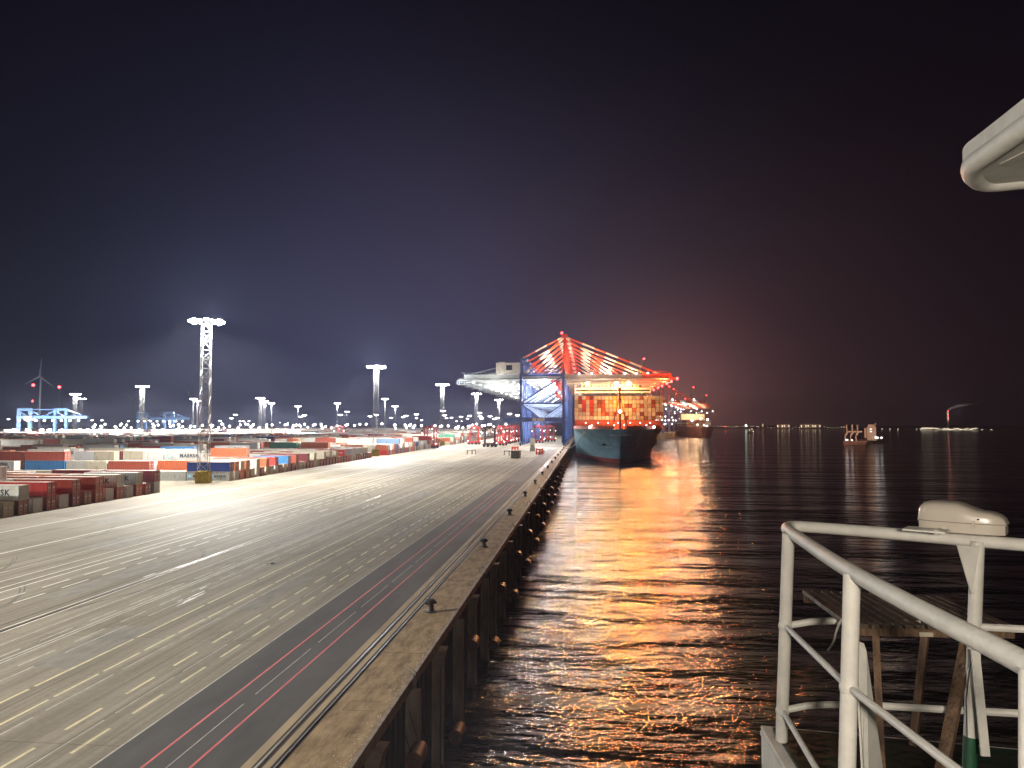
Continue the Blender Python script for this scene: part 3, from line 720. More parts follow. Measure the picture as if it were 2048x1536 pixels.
# reefer rack lamps
fl0 = None
k = 0
for i in range(17):
    for lv, z in ((0, 9.9), (1, 5.4)):
        if lv == 1 and i % 3 == 2: continue
        u = 28 + i * 25 + random.uniform(-7, 7); p = gY(u, 862, 612)
        if fl0 is None:
            fl0 = r = empty('reefer_rack_lamp', (0, 0, 0)); bb = MB(); bb.box(-.12, .12, -.12, .12, -z, .2); bb.build('post', M['galv'], r)
            bb = MB(); bb.lathe([(.9, -.5), (1.5, -.2), (1.5, .35), (.9, .6)], n=12); bb.build('lamp_head', M['lamp_white'], r, True); o = r
        else: o = copy_tree(fl0)
        o.location = (p.x, 612, z)
        tag(o, 'white %s lamp among the tall white stacks, %s from the left' % ('upper' if lv == 0 else 'lower', ordn(i)), 'lamp', 'bright lamps on the far white stacks')
for i in range(6): lamp('rack_light', 'POINT', (-235 - i * 60, 604, 15), 1.2e5, (1, .97, .95), 2.0)

# ================================================================ SHIP-TO-SHORE CRANES
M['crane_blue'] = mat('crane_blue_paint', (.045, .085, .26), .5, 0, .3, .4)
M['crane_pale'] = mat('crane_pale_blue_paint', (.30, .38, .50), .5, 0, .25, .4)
M['boom_grey'] = mat('boom_grey_paint', (.34, .37, .36), .5, 0, .25, .5)
M['red_white'] = None
def banded():
    m = bpy.data.materials.new('red_white_banded_paint'); m.use_nodes = True; t = m.node_tree; b = t.nodes['Principled BSDF']; b.inputs['Roughness'].default_value = .5
    tcn = N(t, 'ShaderNodeTexCoord'); sx = N(t, 'ShaderNodeSeparateXYZ'); L(t, tcn.outputs['Object'], sx.inputs[0])
    mo = N(t, 'ShaderNodeMath', operation='PINGPONG'); mo.inputs[1].default_value = 9.0; L(t, sx.outputs['X'], mo.inputs[0])
    gt = N(t, 'ShaderNodeMath', operation='GREATER_THAN'); gt.inputs[1].default_value = 4.5; L(t, mo.outputs[0], gt.inputs[0])
    mx = N(t, 'ShaderNodeMix', data_type='RGBA'); mx.inputs[6].default_value = (.72, .70, .66, 1); mx.inputs[7].default_value = (.60, .085, .035, 1)
    L(t, gt.outputs[0], mx.inputs[0]); L(t, mx.outputs[2], b.inputs['Base Color']); return m
M['red_white'] = banded()
M['crane_red'] = mat('signal_red_paint', (.55, .06, .03), .5, 0, .2, .6)
M['house_white'] = mat('machine_house_cladding', (.52, .49, .42), .6, 0, .25, .5)
M['dark_glass'] = mat('dark_glass', (.02, .025, .03), .15, 0, .2, 2)
M['plate_white'] = mat('white_sign_plate', (.6, .55, .45), .6, 0, .2, 3)
XW, XL = -14.9, -44.8; LEN = 19.0        # rails, spread of the legs along the quay
def sts_crane(up=False):
    """local origin: quay level between the front legs at x=0 y=0 -> world x offset 0"""
    r = empty('container_crane', (0, 0, 0)); B = M['crane_blue']
    for y in (0, LEN):
        for x in (XW, XL):
            b = MB(); s = 1 if x == XW else -1
            b.beam((x - s * 0 + (.9 if x == XL else -.3), y, 2.2), (x, y, 20), 2.1, 1.7); b.beam((x, y, 20), (x, y, 53.5 if x == XW else 50.5), 1.75, 1.5)
            b.build('leg', B, r)
            b = MB()
            b.box(x - .6, x + .6, y - 3.6, y + 3.6, 1.5, 2.4); b.box(x - .5, x + .5, y - 3.4, y - .4, .9, 1.5); b.box(x - .5, x + .5, y + .4, y + 3.4, .9, 1.5)
            for k in range(8):
                yy = y - 3.2 + k * .9; b.tube([(x - .3, yy, .40), (x + .3, yy, .40)], .40, 10)
            b.build('bogie', B, r)
        b = MB(); b.box(XL - 12.5 if y == 0 else XL, XW, y - .75, y + .75, 16.9, 19.9); b.build('portal_beam', B, r)
        if y == 0:
            b = MB(); b.box(-36.6, -33.9, y - .83, y - .76, 17.4, 19.3); b.build('sign_plate', M['plate_white'], r)
            b = MB(); b.box(-33.2, -28.0, y - .83, y - .76, 17.4, 19.3); b.build('sign_plate', M['plate_white'], r)
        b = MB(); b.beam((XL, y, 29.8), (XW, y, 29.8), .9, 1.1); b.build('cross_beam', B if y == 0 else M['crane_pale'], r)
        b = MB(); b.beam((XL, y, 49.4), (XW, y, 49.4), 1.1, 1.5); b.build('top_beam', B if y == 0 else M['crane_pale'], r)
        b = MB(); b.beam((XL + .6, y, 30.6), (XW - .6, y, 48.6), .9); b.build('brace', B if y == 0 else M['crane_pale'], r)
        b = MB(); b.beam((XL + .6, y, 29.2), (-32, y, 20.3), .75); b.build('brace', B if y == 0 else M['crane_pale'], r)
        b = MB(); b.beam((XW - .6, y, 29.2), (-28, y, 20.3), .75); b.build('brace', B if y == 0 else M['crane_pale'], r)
    for x in (XW, XL):
        b = MB(); b.box(x - .7, x + .7, .8, LEN - .8, 17.3, 19.5); b.beam((x, .8, 4.5), (x, LEN - .8, 4.5), 1.1, 1.3)
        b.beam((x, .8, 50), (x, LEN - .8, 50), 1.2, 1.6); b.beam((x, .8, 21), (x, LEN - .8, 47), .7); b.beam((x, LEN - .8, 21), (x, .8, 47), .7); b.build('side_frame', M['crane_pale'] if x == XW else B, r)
    # girder and boom (two box girders + walkways)
    b = MB(); yc = LEN / 2
    for s in (-1, 1):
        yy = yc + s * 3.2
        b.box(-86, -10, yy - .7, yy + .7, 47.0, 50.6)
        b.box(-90, -10, yy + s * .8, yy + s * 2.0, 46.7, 46.8)
        for k in range(40):
            x = -90 + k * 2.05; b.beam((x, yy + s * 2.0, 46.8), (x, yy + s * 2.0, 48.0), .07)
        for z in (47.4, 48.0): b.beam((-90, yy + s * 2.0, z), (-10, yy + s * 2.0, z), .07)
    for k in range(20): b.beam((-86 + k * 4, yc - 3.2, 47.4), (-86 + k * 4, yc + 3.2, 47.4), .4)
    b.build('landside_girder', M['boom_grey'], r)
    b = MB(); b.box(-91, -84, yc - 4.5, yc + 4.5, 43.4, 43.6)
    for (x0, x1, z0, z1) in ((-91, -82, 43.5, 46.6), (-84, -70, 42.4, 43.4), (-80, -52, 41.4, 41.9)):
        for k in range(6):
            x = x0 + (x1 - x0) * k / 5; b.beam((x, yc - 4.4, z0), (x, yc - 4.4, z1), .14); b.beam((x, yc + 4.4, z0), (x, yc + 4.4, z1), .14)
        for z in (z0, (z0 + z1) / 2, z1): b.beam((x0, yc - 4.4, z), (x1, yc - 4.4, z), .12)
    b.beam((-84, yc - 4.4, 45.0), (-46, yc - 4.4, 45.0), .5, .9); b.beam((-76, yc - 4.4, 42.6), (-50, yc - 4.4, 42.6), .25, .5)
    for k in range(9): b.beam((-78 + k * 4, yc - 4.4, 42.6), (-78 + k * 4, yc - 4.4, 47), .18)
    b.build('service_platform', M['boom_grey'], r)
    bo = empty('boom', (0, 0, 0)); bo.parent = r
    bpy.data.objects.remove(bo)
    piv = Vector((-10, yc, 49))
    b = MB()
    for s in (-1, 1):
        yy = yc + s * 3.0
        b.box(-10, 59, yy - .65, yy + .65, 47.1, 50.4)
        b.beam((-8, yy + s * 1.6, 45.3), (56, yy + s * 1.6, 45.3), .25, .35); b.beam((-8, yy + s * 1.6, 46.4), (59, yy + s * 1.6, 46.4), .9, .12)
        for k in range(28): b.beam((-8 + k * 2.4, yy + s * 1.7, 46.4), (-8 + k * 2.4, yy + s * 1.7, 47.6), .06)
        b.beam((-8, yy + s * 1.7, 47.6), (59, yy + s * 1.7, 47.6), .06)
    for k in range(15): b.beam((-8 + k * 4.8, yc - 3, 47.6), (-8 + k * 4.8, yc + 3, 47.6), .4)
    boom = b.build('boom', M['boom_grey'], r)
    b = MB()
    for s in (-1, 1):
        yy = yc + s * 3.0; b.box(40, 59.2, yy - .7, yy + .7, 47.4, 50.5)
        b.beam((59, yy, 49), (64, yy, 46.5), .5); b.beam((50, yy, 50.4), (50, yy, 53), .3); b.beam((44, yy, 50.4), (44, yy, 52.5), .3)
    b.box(58.5, 60, yc - 4, yc + 4, 46.8, 50.8); b.beam((44, yc - 3, 52.5), (58, yc - 3, 52), .25); b.beam((62, yc - 3.5, 46.6), (62, yc + 3.5, 46.6), .3)
    b.build('boom_tip', M['crane_red'], r)
    # mast / A-frame
    b = MB()
    for s in (-1, 1):
        b.beam((XW, yc + s * 8.5, 53), (XW + .8, yc + s * 2.2, 77.5), 1.1, 1.1); b.beam((XW + 7, yc + s * 3.2, 50.5), (XW + 1, yc + s * 2.0, 77), .7)
        b.beam((XW, yc + s * 3.4, 66), (XW + 3.6, yc + s * 2.6, 66), .5)
    b.box(XW - 1.5, XW + 2.6, yc - 3, yc + 3, 76.5, 79.0); b.beam((XW, yc - 6.4, 61), (XW, yc + 6.4, 61), .6); b.beam((XW, yc - 4.4, 69), (XW, yc + 4.4, 69), .6)
    b.build('apex_frame', M['crane_red'], r)
    # stays, banded
    def stay(p, q, w_):
        bb = MB(); p = Vector(p); q = Vector(q); ln = (q - p).length
        bb.box(0, ln, -w_ / 2, w_ / 2, -w_ / 2, w_ / 2); o = bb.build('stay', M['red_white'], r)
        o.location = p; o.rotation_euler = (q - p).to_track_quat('X', 'Z').to_euler()
    ap = (XW + .8, 78)
    for s in (-1, 1):
        yy = yc + s * 2.3
        stay((ap[0], yy, 77.6), (52, yy + s * .6, 50.6), .75)
        stay((ap[0], yy, 77.0), (24, yy + s * .6, 50.6), .75)
        stay((ap[0] - 1, yy, 77.6), (XL + 1, yy + s * .8, 62.5), .5)
        stay((ap[0] - 1, yy, 76.6), (XL + 1.5, yy + s * .6, 50.8), .95)
    b = MB()
    b.box(XL - .8, XL + .8, yc - 5, yc - 4, 51, 60.6); b.box(XL - .8, XL + .8, yc + 4, yc + 5, 51, 60.6); b.box(XL - .8, XL + 18, yc - 5, yc + 5, 50.9, 51.2); b.box(XL - 1, XL + 4, yc - 5, yc + 5, 60.5, 62)
    b.beam((XL + 8, yc - 4, 51), (XL + 1, yc - 4, 62), .6)
    for k in range(4): b.box(XL + 15 + k * .5, XW - 3, yc - 3.6, yc + 3.6, 51.2 + k * 1.2, 51.5 + k * 1.2)
    b.build('hoist_tower', B, r)
    b = MB(); b.box(-63, -45.6, yc - 4.2, yc + 4.2, 51.2, 58.6); b.box(-63.3, -45.3, yc - 4.4, yc + 4.4, 58.6, 58.9); b.box(-61.5, -57, yc - 2, yc + 2, 58.9, 59.7)
    mh = b.build('machine_house', M['house_white'], r)
    b = MB(); b.box(-55.8, -51.5, yc - 4.26, yc - 4.2, 53.6, 57.2); b.build('window', M['dark_glass'], mh)
    b = MB(); b.beam((-84, yc - 3, 50.6), (-60, yc - 3, 56), .18); b.beam((-84, yc + 3, 50.6), (-60, yc + 3, 56), .18); b.beam((-88, yc - 3, 51.8), (-66, yc - 3, 51.8), .12)
    for k in range(8): b.beam((-86 + k * 3, yc - 3.2, 50.6), (-86 + k * 3, yc - 3.2, 52.0), .2)
    b.build('girder_gear', M['boom_grey'], r)
    b = MB()
    b.box(-24, -17, yc - 3.5, yc + 3.5, 44.8, 46.4); b.box(-20.5, -18.5, yc - 1.2, yc + 1.2, 42.2, 44.8)
    tr = b.build('trolley', M['crane_red'], r)
    b = MB(); b.box(-21.5, -18.6, yc - 6, yc + 6, 36.2, 37.0)
    for yy in (-5, 5): b.beam((-20, yc + yy * .3, 44.8), (-20, yc + yy * .5, 37), .06)
    b.box(-20.9, -19.2, yc - 1.5, yc + 1.5, 37, 38.4); b.build('spreader', M['crane_red'], r)
    # floodlights under the girders and on the boom
    fl = MB()
    for x in (-79, -68, -62, -55, -50, -40, -34, -26, -22): fl.box(x - .4, x + .4, yc - 5.2, yc - 4.4, 44.5, 45.2)
    for x in (-4, 5, 18, 28, 36, 44): fl.box(x - .45, x + .45, yc - 4.6, yc - 3.8, 50.5, 51.2)
    for x in (-70, -46): fl.box(x - .5, x + .5, yc - 5, yc - 4.4, 41.6, 42.3)
    fl.build('floodlights', M['lamp_far'], r)
    b = MB(); b.ball((XW - 1.2, yc - 3, 79.9), .75); b.build('aviation_light', M['lamp_red'], r)
    b = MB(); b.ball((64.2, yc - 3, 47.0), .85); b.build('aviation_light', M['lamp_red'], r)
    b = MB(); b.ball((XW + 6, yc - 3.5, 68), .4); b.build('aviation_light', M['lamp_red'], r)
    return r
c0 = None
cy_list = [(525, 0), (560, 0), (592, 0), (628, 0), (664, 0), (705, 0), (755, 0), (815, 0), (880, 0)]
CL = ['nearest blue gantry crane with lowered boom over the container ship'] + ['blue gantry crane with lowered boom, %s one behind the nearest' % ORD[i] for i in range(8)]
for i, (y, up) in enumerate(cy_list):
    o = sts_crane() if i == 0 else copy_tree(c0)
    if i == 0: c0 = o
    o.location = (0, y, 0)
    tag(o, CL[i], 'container crane', 'ship to shore cranes over the big ship')
# light of the cranes: white under the girders, a red glow at the mast tops is the aviation lamp itself
for i, y in enumerate((530, 566, 600, 668, 760)):
    lamp('portal_light', 'POINT', (-30, y + 4, 42), 5e4, (.88, .93, 1), 1.2)
    lamp('backreach_light', 'POINT', (-64, y - 7, 41.5), 1.0e4, (1, .96, .9), 1.0)
    lamp('boom_light', 'POINT', (12 + 6 * (i % 2), y + 2, 53), 2.2e4, (1, .75, .55), 1.0)
    lamp('apex_light', 'POINT', (XW - 9, y - 2, 64), 1.3e4, (1, .55, .38), 1.0)
    lamp('stay_light', 'POINT', (XW + 18, y - 2, 58), 1.3e4, (1, .5, .3), 1.0)
# unseen spots added at the cranes to lay long streaks on the water
for (x, y, z, pw, c) in ((-24, 521, 43, 1.7e5, (.9, .95, 1)), (-13.5, 521, 46, 1.2e5, (1, .95, .9)), (30, 523, 46, 2.4e5, (1, .42, .12)), (47, 523, 46, 2.6e5, (1, .30, .07)), (57, 560, 44, 2.0e5, (1, .26, .06))):
    lamp('water_streak_spot', 'SPOT', (x, y, z), pw, c, 1.6, None, 120, .5, (0, -1, -.18))
for y in (540, 600, 680, 760): lamp('quay_floor_light', 'POINT', (-34, y, 15.5), 1.3e4, (1, .93, .88), .8)
# raised-boom mast further along
b = MB()
p = gY(1283, 738, 640); q = gY(1288, 716, 640)
r = empty('raised_crane_boom', (0, 0, 0))
# far cranes beyond the ship, round the bend
def far_crane(y, x, s=1.0, boomup=False):
    r = empty('container_crane', (x, y, 0)); b = MB()
    for yy in (0, 18):
        for xx in (0, -30): b.beam((xx, yy, 0), (xx, yy, 50), 1.8)
        for z in (18, 30, 49): b.beam((-30, yy, z), (0, yy, z), 1.4)
        b.beam((-30, yy, 30), (0, yy, 49), 1.0)
    b.build('portal_frame', M['crane_blue'], r)
    b = MB(); b.box(-65, 0, 5, 13, 47, 50); b.build('girder', M['boom_grey'], r)
    b = MB()
    if boomup: b.beam((2, 9, 50), (22, 9, 108), 4.5, 3.5)
    else: b.box(0, 64, 6, 12, 47, 50)
    b.build('boom', M['red_white'], r)
    b = MB(); b.beam((0, 4, 50), (1, 9, 78), 1.4); b.beam((0, 14, 50), (1, 9, 78), 1.4)
    if not boomup: b.beam((1, 9, 78), (52, 9, 50), .9)
    b.beam((1, 9, 78), (-30, 9, 52), .9); b.build('apex_frame', M['crane_red'], r)
    b = MB(); b.ball((1, 9, 79.5), 1.0)
    if boomup: b.ball((22.5, 9, 110), 1.3)
    b.build('aviation_light', M['lamp_red'], r)
    b = MB()
    for k in range(8): b.ball((-60 + k * 16 if not boomup else -60 + k * 8, 3, 45.5 + (k % 2) * 6), .95, 6)
    for k in range(5): b.ball((-30 + k * 7, -1, 14 + 7 * (k % 3)), .8, 6)
    b.build('floodlights', M['lamp_far'], r)
    return r
bpy.data.objects.remove(r)
specs = [(1100, 64, 1), (1150, 112, 0), (1230, 126, 0), (1320, 146, 0), (1420, 165, 0), (1520, 182, 0), (1620, 200, 0), (2000, 262, 1), (2300, 330, 0), (2600, 390, 1)]
for i, (y, x, up) in enumerate(specs):
    o = far_crane(y, x, 1, bool(up))
    tag(o, 'distant crane with %s boom on the far quay bend, %s right of the ship' % ('raised banded' if up else 'lowered', ORD[i]), 'container crane', 'distant cranes beyond the big ship')
for (y, x, c, pw) in ((1200, 135, (1, .75, .6), 8e4), (1330, 172, (1, .55, .25), 1.2e5), (1450, 205, (1, .6, .3), 1.4e5), (1600, 235, (1, .6, .3), 1.2e5)):
    lamp('far_quay_light', 'POINT', (x, y - 25, 34), pw, c, 2.0)
# second ship under the far cranes
fs_ = empty('container_ship', (205, 1330, WZ)); b = MB(); b.add([(-3, 0, 0), (3, 0, 0), (20, 50, 0), (20, 260, 0), (-20, 260, 0), (-20, 50, 0), (-6, -8, 18), (6, -8, 18), (22, 32, 18), (22, 260, 18), (-22, 260, 18), (-22, 32, 18)],
    [(6, 7, 8, 9, 10, 11), (0, 1, 7, 6), (1, 2, 8, 7), (2, 3, 9, 8), (3, 4, 10, 9), (4, 5, 11, 10), (5, 0, 6, 11)]); b.build('hull', mat('far_hull_paint', (.2, .1, .09), .6, 0, .2, .1), fs_)
b = MB()
for c in range(17):
    for t in range(5): b.box(-21 + c * 2.53, -21 + c * 2.53 + 2.3, 60, 240, 18 + t * 2.66, 18 + t * 2.66 + 2.4, ck.index(random.choice(['cream', 'rust red', 'white', 'orange red', 'beige'])))
b.build('deck_cargo', [CM[k] for k in ck], fs_)['kind'] = 'stuff'
b = MB(); b.box(-22, 22, 130, 142, 18, 42); b.build('deckhouse', M['house_white'], fs_)
b = MB()
for x, y, z in ((-14, 40, 30), (2, 44, 33), (14, 46, 31), (-6, 30, 22), (10, 30, 20), (0, -5, 21)): b.ball((x, y, z), 1.5 if z > 25 else .9, 8)
b.build('deck_lights', M['lamp_far'], fs_); tag(fs_, 'distant floodlit container ship under the far cranes', 'container ship')
# ---------------------------------------------------------------- straddle carriers
M['carrier_red'] = mat('carrier_red_paint', (.42, .035, .03), .5, 0, .25, .8)
M['carrier_dark'] = mat('carrier_dark_paint', (.10, .03, .03), .5, 0, .25, .8)
M['tyre'] = mat('tyre_rubber', (.02, .02, .02), .85, 0, .2, 4)
def straddle():
    r = empty('straddle_carrier', (0, 0, 0))
    b = MB()
    for y in (-2.1, 2.1):
        b.box(-4.9, 4.9, y - .45, y + .45, 1.5, 2.5)
        for x in (-3.3, 3.3): b.box(x - .3, x + .3, y - .3, y + .3, 2.5, 12.4)
        b.box(-4.6, 4.6, y - .4, y + .4, 12.4, 13.2)
        b.beam((-3.3, y, 5.2), (-4.6, y, 2.5), .3); b.beam((3.3, y, 5.2), (4.6, y, 2.5), .3)
    for x in (-4.3, -1.5, 1.5, 4.3): b.box(x - .25, x + .25, -2.0, 2.0, 12.5, 13.1)
    b.build('frame', M['carrier_red'], r)
    for y in (-2.1, 2.1):
        for x in (-3.9, -1.4, 1.4, 3.9):
            b = MB(); b.tube([(x, y - .28, .78), (x, y + .28, .78)], .78, 14); b.build('wheel', M['tyre'], r, True)
    b = MB(); b.box(-5.2, -3.8, -2.9, -1.2, 9.8, 12.0); cb = b.build('cabin', M['house_white'], r)
    b = MB(); b.box(-5.22, -3.9, -2.92, -2.88, 10.5, 11.6); b.build('window', M['dark_glass'], cb)
    b = MB(); b.box(-2.8, 2.8, -1.3, 1.3, 6.6, 7.1); b.beam((-2, 0, 7), (-2, 0, 12.5), .12); b.beam((2, 0, 7), (2, 0, 12.5), .12); b.build('spreader', M['carrier_red'], r)
    b = MB(); b.box(-1.2, 1.2, -1, 1, 13.2, 14.3); b.box(-4.3, -3.9, -.3, .3, 13.2, 13.8); b.build('engine_box', M['carrier_red'], r)
    b = MB()
    for x in (-4.7, 4.7): b.box(x - .2, x + .2, -2.6, -2.35, 9.2, 9.6); b.box(x - .2, x + .2, -2.6, -2.35, 2.6, 3.0)
    b.build('work_lights', M['lamp_far'], r)
    return r
s0 = None
CAR = [(861, 896, 1.35, 'red straddle carrier at the apron edge by the third stacks'), (980, 894, 1.5708, 'dark straddle carrier standing alone left of the blue crane portal'), (681, 884, 1.3, 'red straddle carrier in the yard left of the second mast'),
       (948, 889, .3, 'brightly lit red straddle carrier left of the dark one'), (1000, 891, 1.2, 'red straddle carrier directly behind the dark one'), (1010, 888, 1.0, 'red straddle carrier, second behind the dark one'),
       (1018, 886, 1.3, 'red straddle carrier, third behind the dark one'), (1027, 884, 1.1, 'red straddle carrier beside the landside crane leg'), (1076, 886, .1, 'red straddle carrier under the crane portal, left one'),
       (1090, 880, .2, 'red straddle carrier under the crane portal, middle one'), (1100, 883, .1, 'red straddle carrier under the crane portal, right one'), (1062, 877, .1, 'red straddle carrier deep under the crane portal'),
       (1034, 874, .4, 'red straddle carrier far behind the landside crane leg')]
for i, (u, v, rz, lab) in enumerate(CAR):
    o = straddle() if i == 0 else copy_tree(s0)
    if i == 0: s0 = o
    p = gz(u, v); o.location = (p.x, p.y, 0); o.rotation_euler.z = rz - 1.5708 if abs(rz - 1.5708) < .5 else rz
    tag(o, lab, 'straddle carrier', 'straddle carriers on the apron')
    if i == 1:
        for ch in o.children:
            if ch.name.startswith(('frame', 'spreader', 'engine')):
                ch.data = ch.data.copy(); ch.data.materials[0] = M['carrier_dark']
# ---- trestles, crates and boxes on the apron
M['rusty'] = mat('rusty_frame_steel', (.16, .09, .06), .8, .2, .4, 2)
def trestle():
    r = empty('steel_trestle', (0, 0, 0)); b = MB(); b.box(-2.2, 2.2, -1.1, 1.1, 2.1, 2.35); b.build('top', M['rusty'], r)
    for x in (-2.0, 0.3, 2.0):
        b = MB(); b.beam((x * 1.08, -1.0, 0), (x, -.9, 2.1), .18); b.beam((x * 1.08, 1.0, 0), (x, .9, 2.1), .18); b.beam((x * 1.04, -.95, 1.0), (x * 1.04, .95, 1.0), .12); b.build('leg_frame', M['rusty'], r)
    return r
t0 = trestle(); p = gz(943, 909); t0.location = (p.x, p.y, 0); tag(t0, 'brown steel trestle standing alone on the apron, left one', 'trestle', 'steel trestles on the apron')
t1 = copy_tree(t0); p = gz(1017, 911); t1.location = (p.x, p.y, 0); tag(t1, 'brown steel trestle beside the grey hatch box', 'trestle', 'steel trestles on the apron')
M['box_grey'] = mat('weathered_grey_box', (.20, .19, .16), .8, 0, .35, .9, .3)
M['pillar'] = mat('pale_pillar_paint', (.5, .46, .4), .7, 0, .3, .9)
r = empty('storage_box', gz(1030, 917)); b = MB(); b.box(-1.9, 1.9, 0, 9, .25, 3.3); bd = b.build('box', M['box_grey'], r)
b = MB(); b.box(-2.0, 2.0, -.1, 9.1, 3.3, 3.5); b.build('lid', M['box_grey'], r); b = MB(); b.box(-1.8, 1.8, .3, 8.7, 0, .25); b.build('skid', M['rusty'], r)
tag(r, 'grey oblong storage box casting a shadow on the apron', 'storage box')
def redblock(u, v, lab, ln):
    r = empty('spreader_rack', gz(u, v)); b = MB()
    b.box(-1.9, -1.2, 0, .9, 0, 3.2); b.box(1.2, 1.9, 0, .9, 0, 3.2); b.box(-1.9, 1.9, .05, .85, 2.2, 3.0); b.box(-.4, .4, .1, .8, 0, 2.2); b.build('end_frame', M['crane_red'], r)
    b = MB(); b.box(-1.3, -.9, .9, ln, .5, 1.2); b.box(.9, 1.3, .9, ln, .5, 1.2)
    for k in range(5): b.box(-1.3, 1.3, 1 + k * ln / 5.2, 1.4 + k * ln / 5.2, .6, 1.1)
    b.build('beam_pair', M['box_grey'], r); tag(r, lab, 'spreader rack', 'red ended racks on the apron')
redblock(1079, 909, 'red ended rack lying by the dark lane under the crane', 26); redblock(1030, 905, 'red ended rack behind the grey storage box', 12)
r = empty('control_hut', gz(1065, 902)); b = MB(); b.add([(-1.5, -.9, 0), (1.5, -.9, 0), (1.5, .9, 0), (-1.5, .9, 0), (-1.1, -.8, 3.6), (1.1, -.8, 3.6), (1.1, .8, 3.6), (-1.1, .8, 3.6)], [(0, 1, 5, 4), (1, 2, 6, 5), (2, 3, 7, 6), (3, 0, 4, 7), (4, 5, 6, 7)]); b.build('plinth', M['box_grey'], r)
b = MB(); b.box(-1.3, 1.3, -1, 1, 3.6, 7.4); hc = b.build('cabin', M['pillar'], r); b = MB(); b.box(-1.0, 1.0, -1.03, -1.0, 5.2, 6.7); b.build('window', M['plate_white'], hc)
tag(r, 'pale cabin on a tapered grey plinth before the crane portal', 'control hut')

# ================================================================ BIG CONTAINER SHIP
def ramp_hull():
    m = bpy.data.materials.new('hull_paint'); m.use_nodes = True; t = m.node_tree; b = t.nodes['Principled BSDF']; b.inputs['Roughness'].default_value = .45
    tcn = N(t, 'ShaderNodeTexCoord'); sx = N(t, 'ShaderNodeSeparateXYZ'); L(t, tcn.outputs['Object'], sx.inputs[0])
    gt = N(t, 'ShaderNodeMath', operation='GREATER_THAN'); gt.inputs[1].default_value = 2.6; L(t, sx.outputs['Z'], gt.inputs[0])
    mx = N(t, 'ShaderNodeMix', data_type='RGBA'); mx.inputs[6].default_value = (.20, .03, .025, 1); mx.inputs[7].default_value = (.17, .31, .37, 1); L(t, gt.outputs[0], mx.inputs[0])
    nz = N(t, 'ShaderNodeTexNoise'); nz.inputs['Scale'].default_value = .16; nz.inputs['Detail'].default_value = 6; L(t, tcn.outputs['Object'], nz.inputs['Vector'])
    mr = N(t, 'ShaderNodeMapRange'); mr.inputs[1].default_value = .3; mr.inputs[2].default_value = .7; mr.inputs[3].default_value = .7; mr.inputs[4].default_value = 1.2; L(t, nz.outputs['Fac'], mr.inputs[0])
    vs = N(t, 'ShaderNodeVectorMath', operation='SCALE'); L(t, mx.outputs[2], vs.inputs[0]); L(t, mr.outputs[0], vs.inputs['Scale']); L(t, vs.outputs[0], b.inputs['Base Color']); return m
M['hull'] = ramp_hull()
M['deck_red'] = mat('breakwater_red_paint', (.42, .10, .06), .6, 0, .25, .3)
M['ship_cream'] = mat('deckhouse_cream_paint', (.62, .55, .42), .6, 0, .2, .4)
SX, SY, DK = 21.5, 462.0, 21.2     # ship centreline, stem at deck level, freeboard (local z from water)
ship = empty('container_ship', (SX, SY, WZ)); tag(ship, 'huge blue hulled container ship loaded high, moored bow-on at the quay', 'container ship')
def section(y):
    """half breadths at keel, waterline, mid, deck for a distance y behind the deck stem"""
    def hb(y0, ln, p, full=29.3):
        t = (y - y0) / ln
        if t <= 0: return 0.0
        return full * min(1, t) ** p if t < 1 else full
    s = lambda t: max(0, min(1, t))
    deck = 29.3 * math.sin(s((y + .6) / 40) * PI / 2) ** .52 if y > -.6 else 0
    wl = 27.5 * s((y - 12) / 95) ** .78
    mid = 29.0 * math.sin(s((y - 5) / 72) * PI / 2) ** .80
    return wl, mid, deck
b = MB(); stations = [0, .6, 2, 4, 7, 11, 16, 22, 30, 40, 52, 66, 84, 110, 150, 220, 300, 385]
zs = [-1.5, 0, 3, 7, 11.5, 16, DK]
ring = []
for y in stations:
    wl, mid, dk = section(y); row = []
    for z in zs:
        # stem profile: deck stem y=0, waterline stem y=13
        t = max(0, z) / DK; y0 = 13 * (1 - t) ** 1.2
        if t < .55: k = t / .55; w_ = wl + (mid - wl) * k
        else: k = (t - .55) / .45; w_ = mid + (dk - mid) * (k ** 1.3)
        yy = max(y, y0); 
        if y <= y0: w_ = 0.0 if y < y0 - 1e-6 or y == 0 else w_
        w_ = max(0, min(29.4, w_)); row.append((w_, yy, z))
    ring.append(row)
vs = []; n = len(zs)
for row in ring:
    for (w_, y, z) in row: vs.append((-w_, y, z))
    for (w_, y, z) in row: vs.append((w_, y, z))
fs = []
for i in range(len(ring) - 1):
    a = i * 2 * n; c = (i + 1) * 2 * n
    for k in range(n - 1):
        fs.append((a + k, c + k, c + k + 1, a + k + 1)); fs.append((a + n + k, a + n + k + 1, c + n + k + 1, c + n + k))
    fs.append((a + n - 1, c + n - 1, c + 2 * n - 1, a + 2 * n - 1))
b.add(vs, fs); hull = b.build('hull', M['hull'], ship, True)
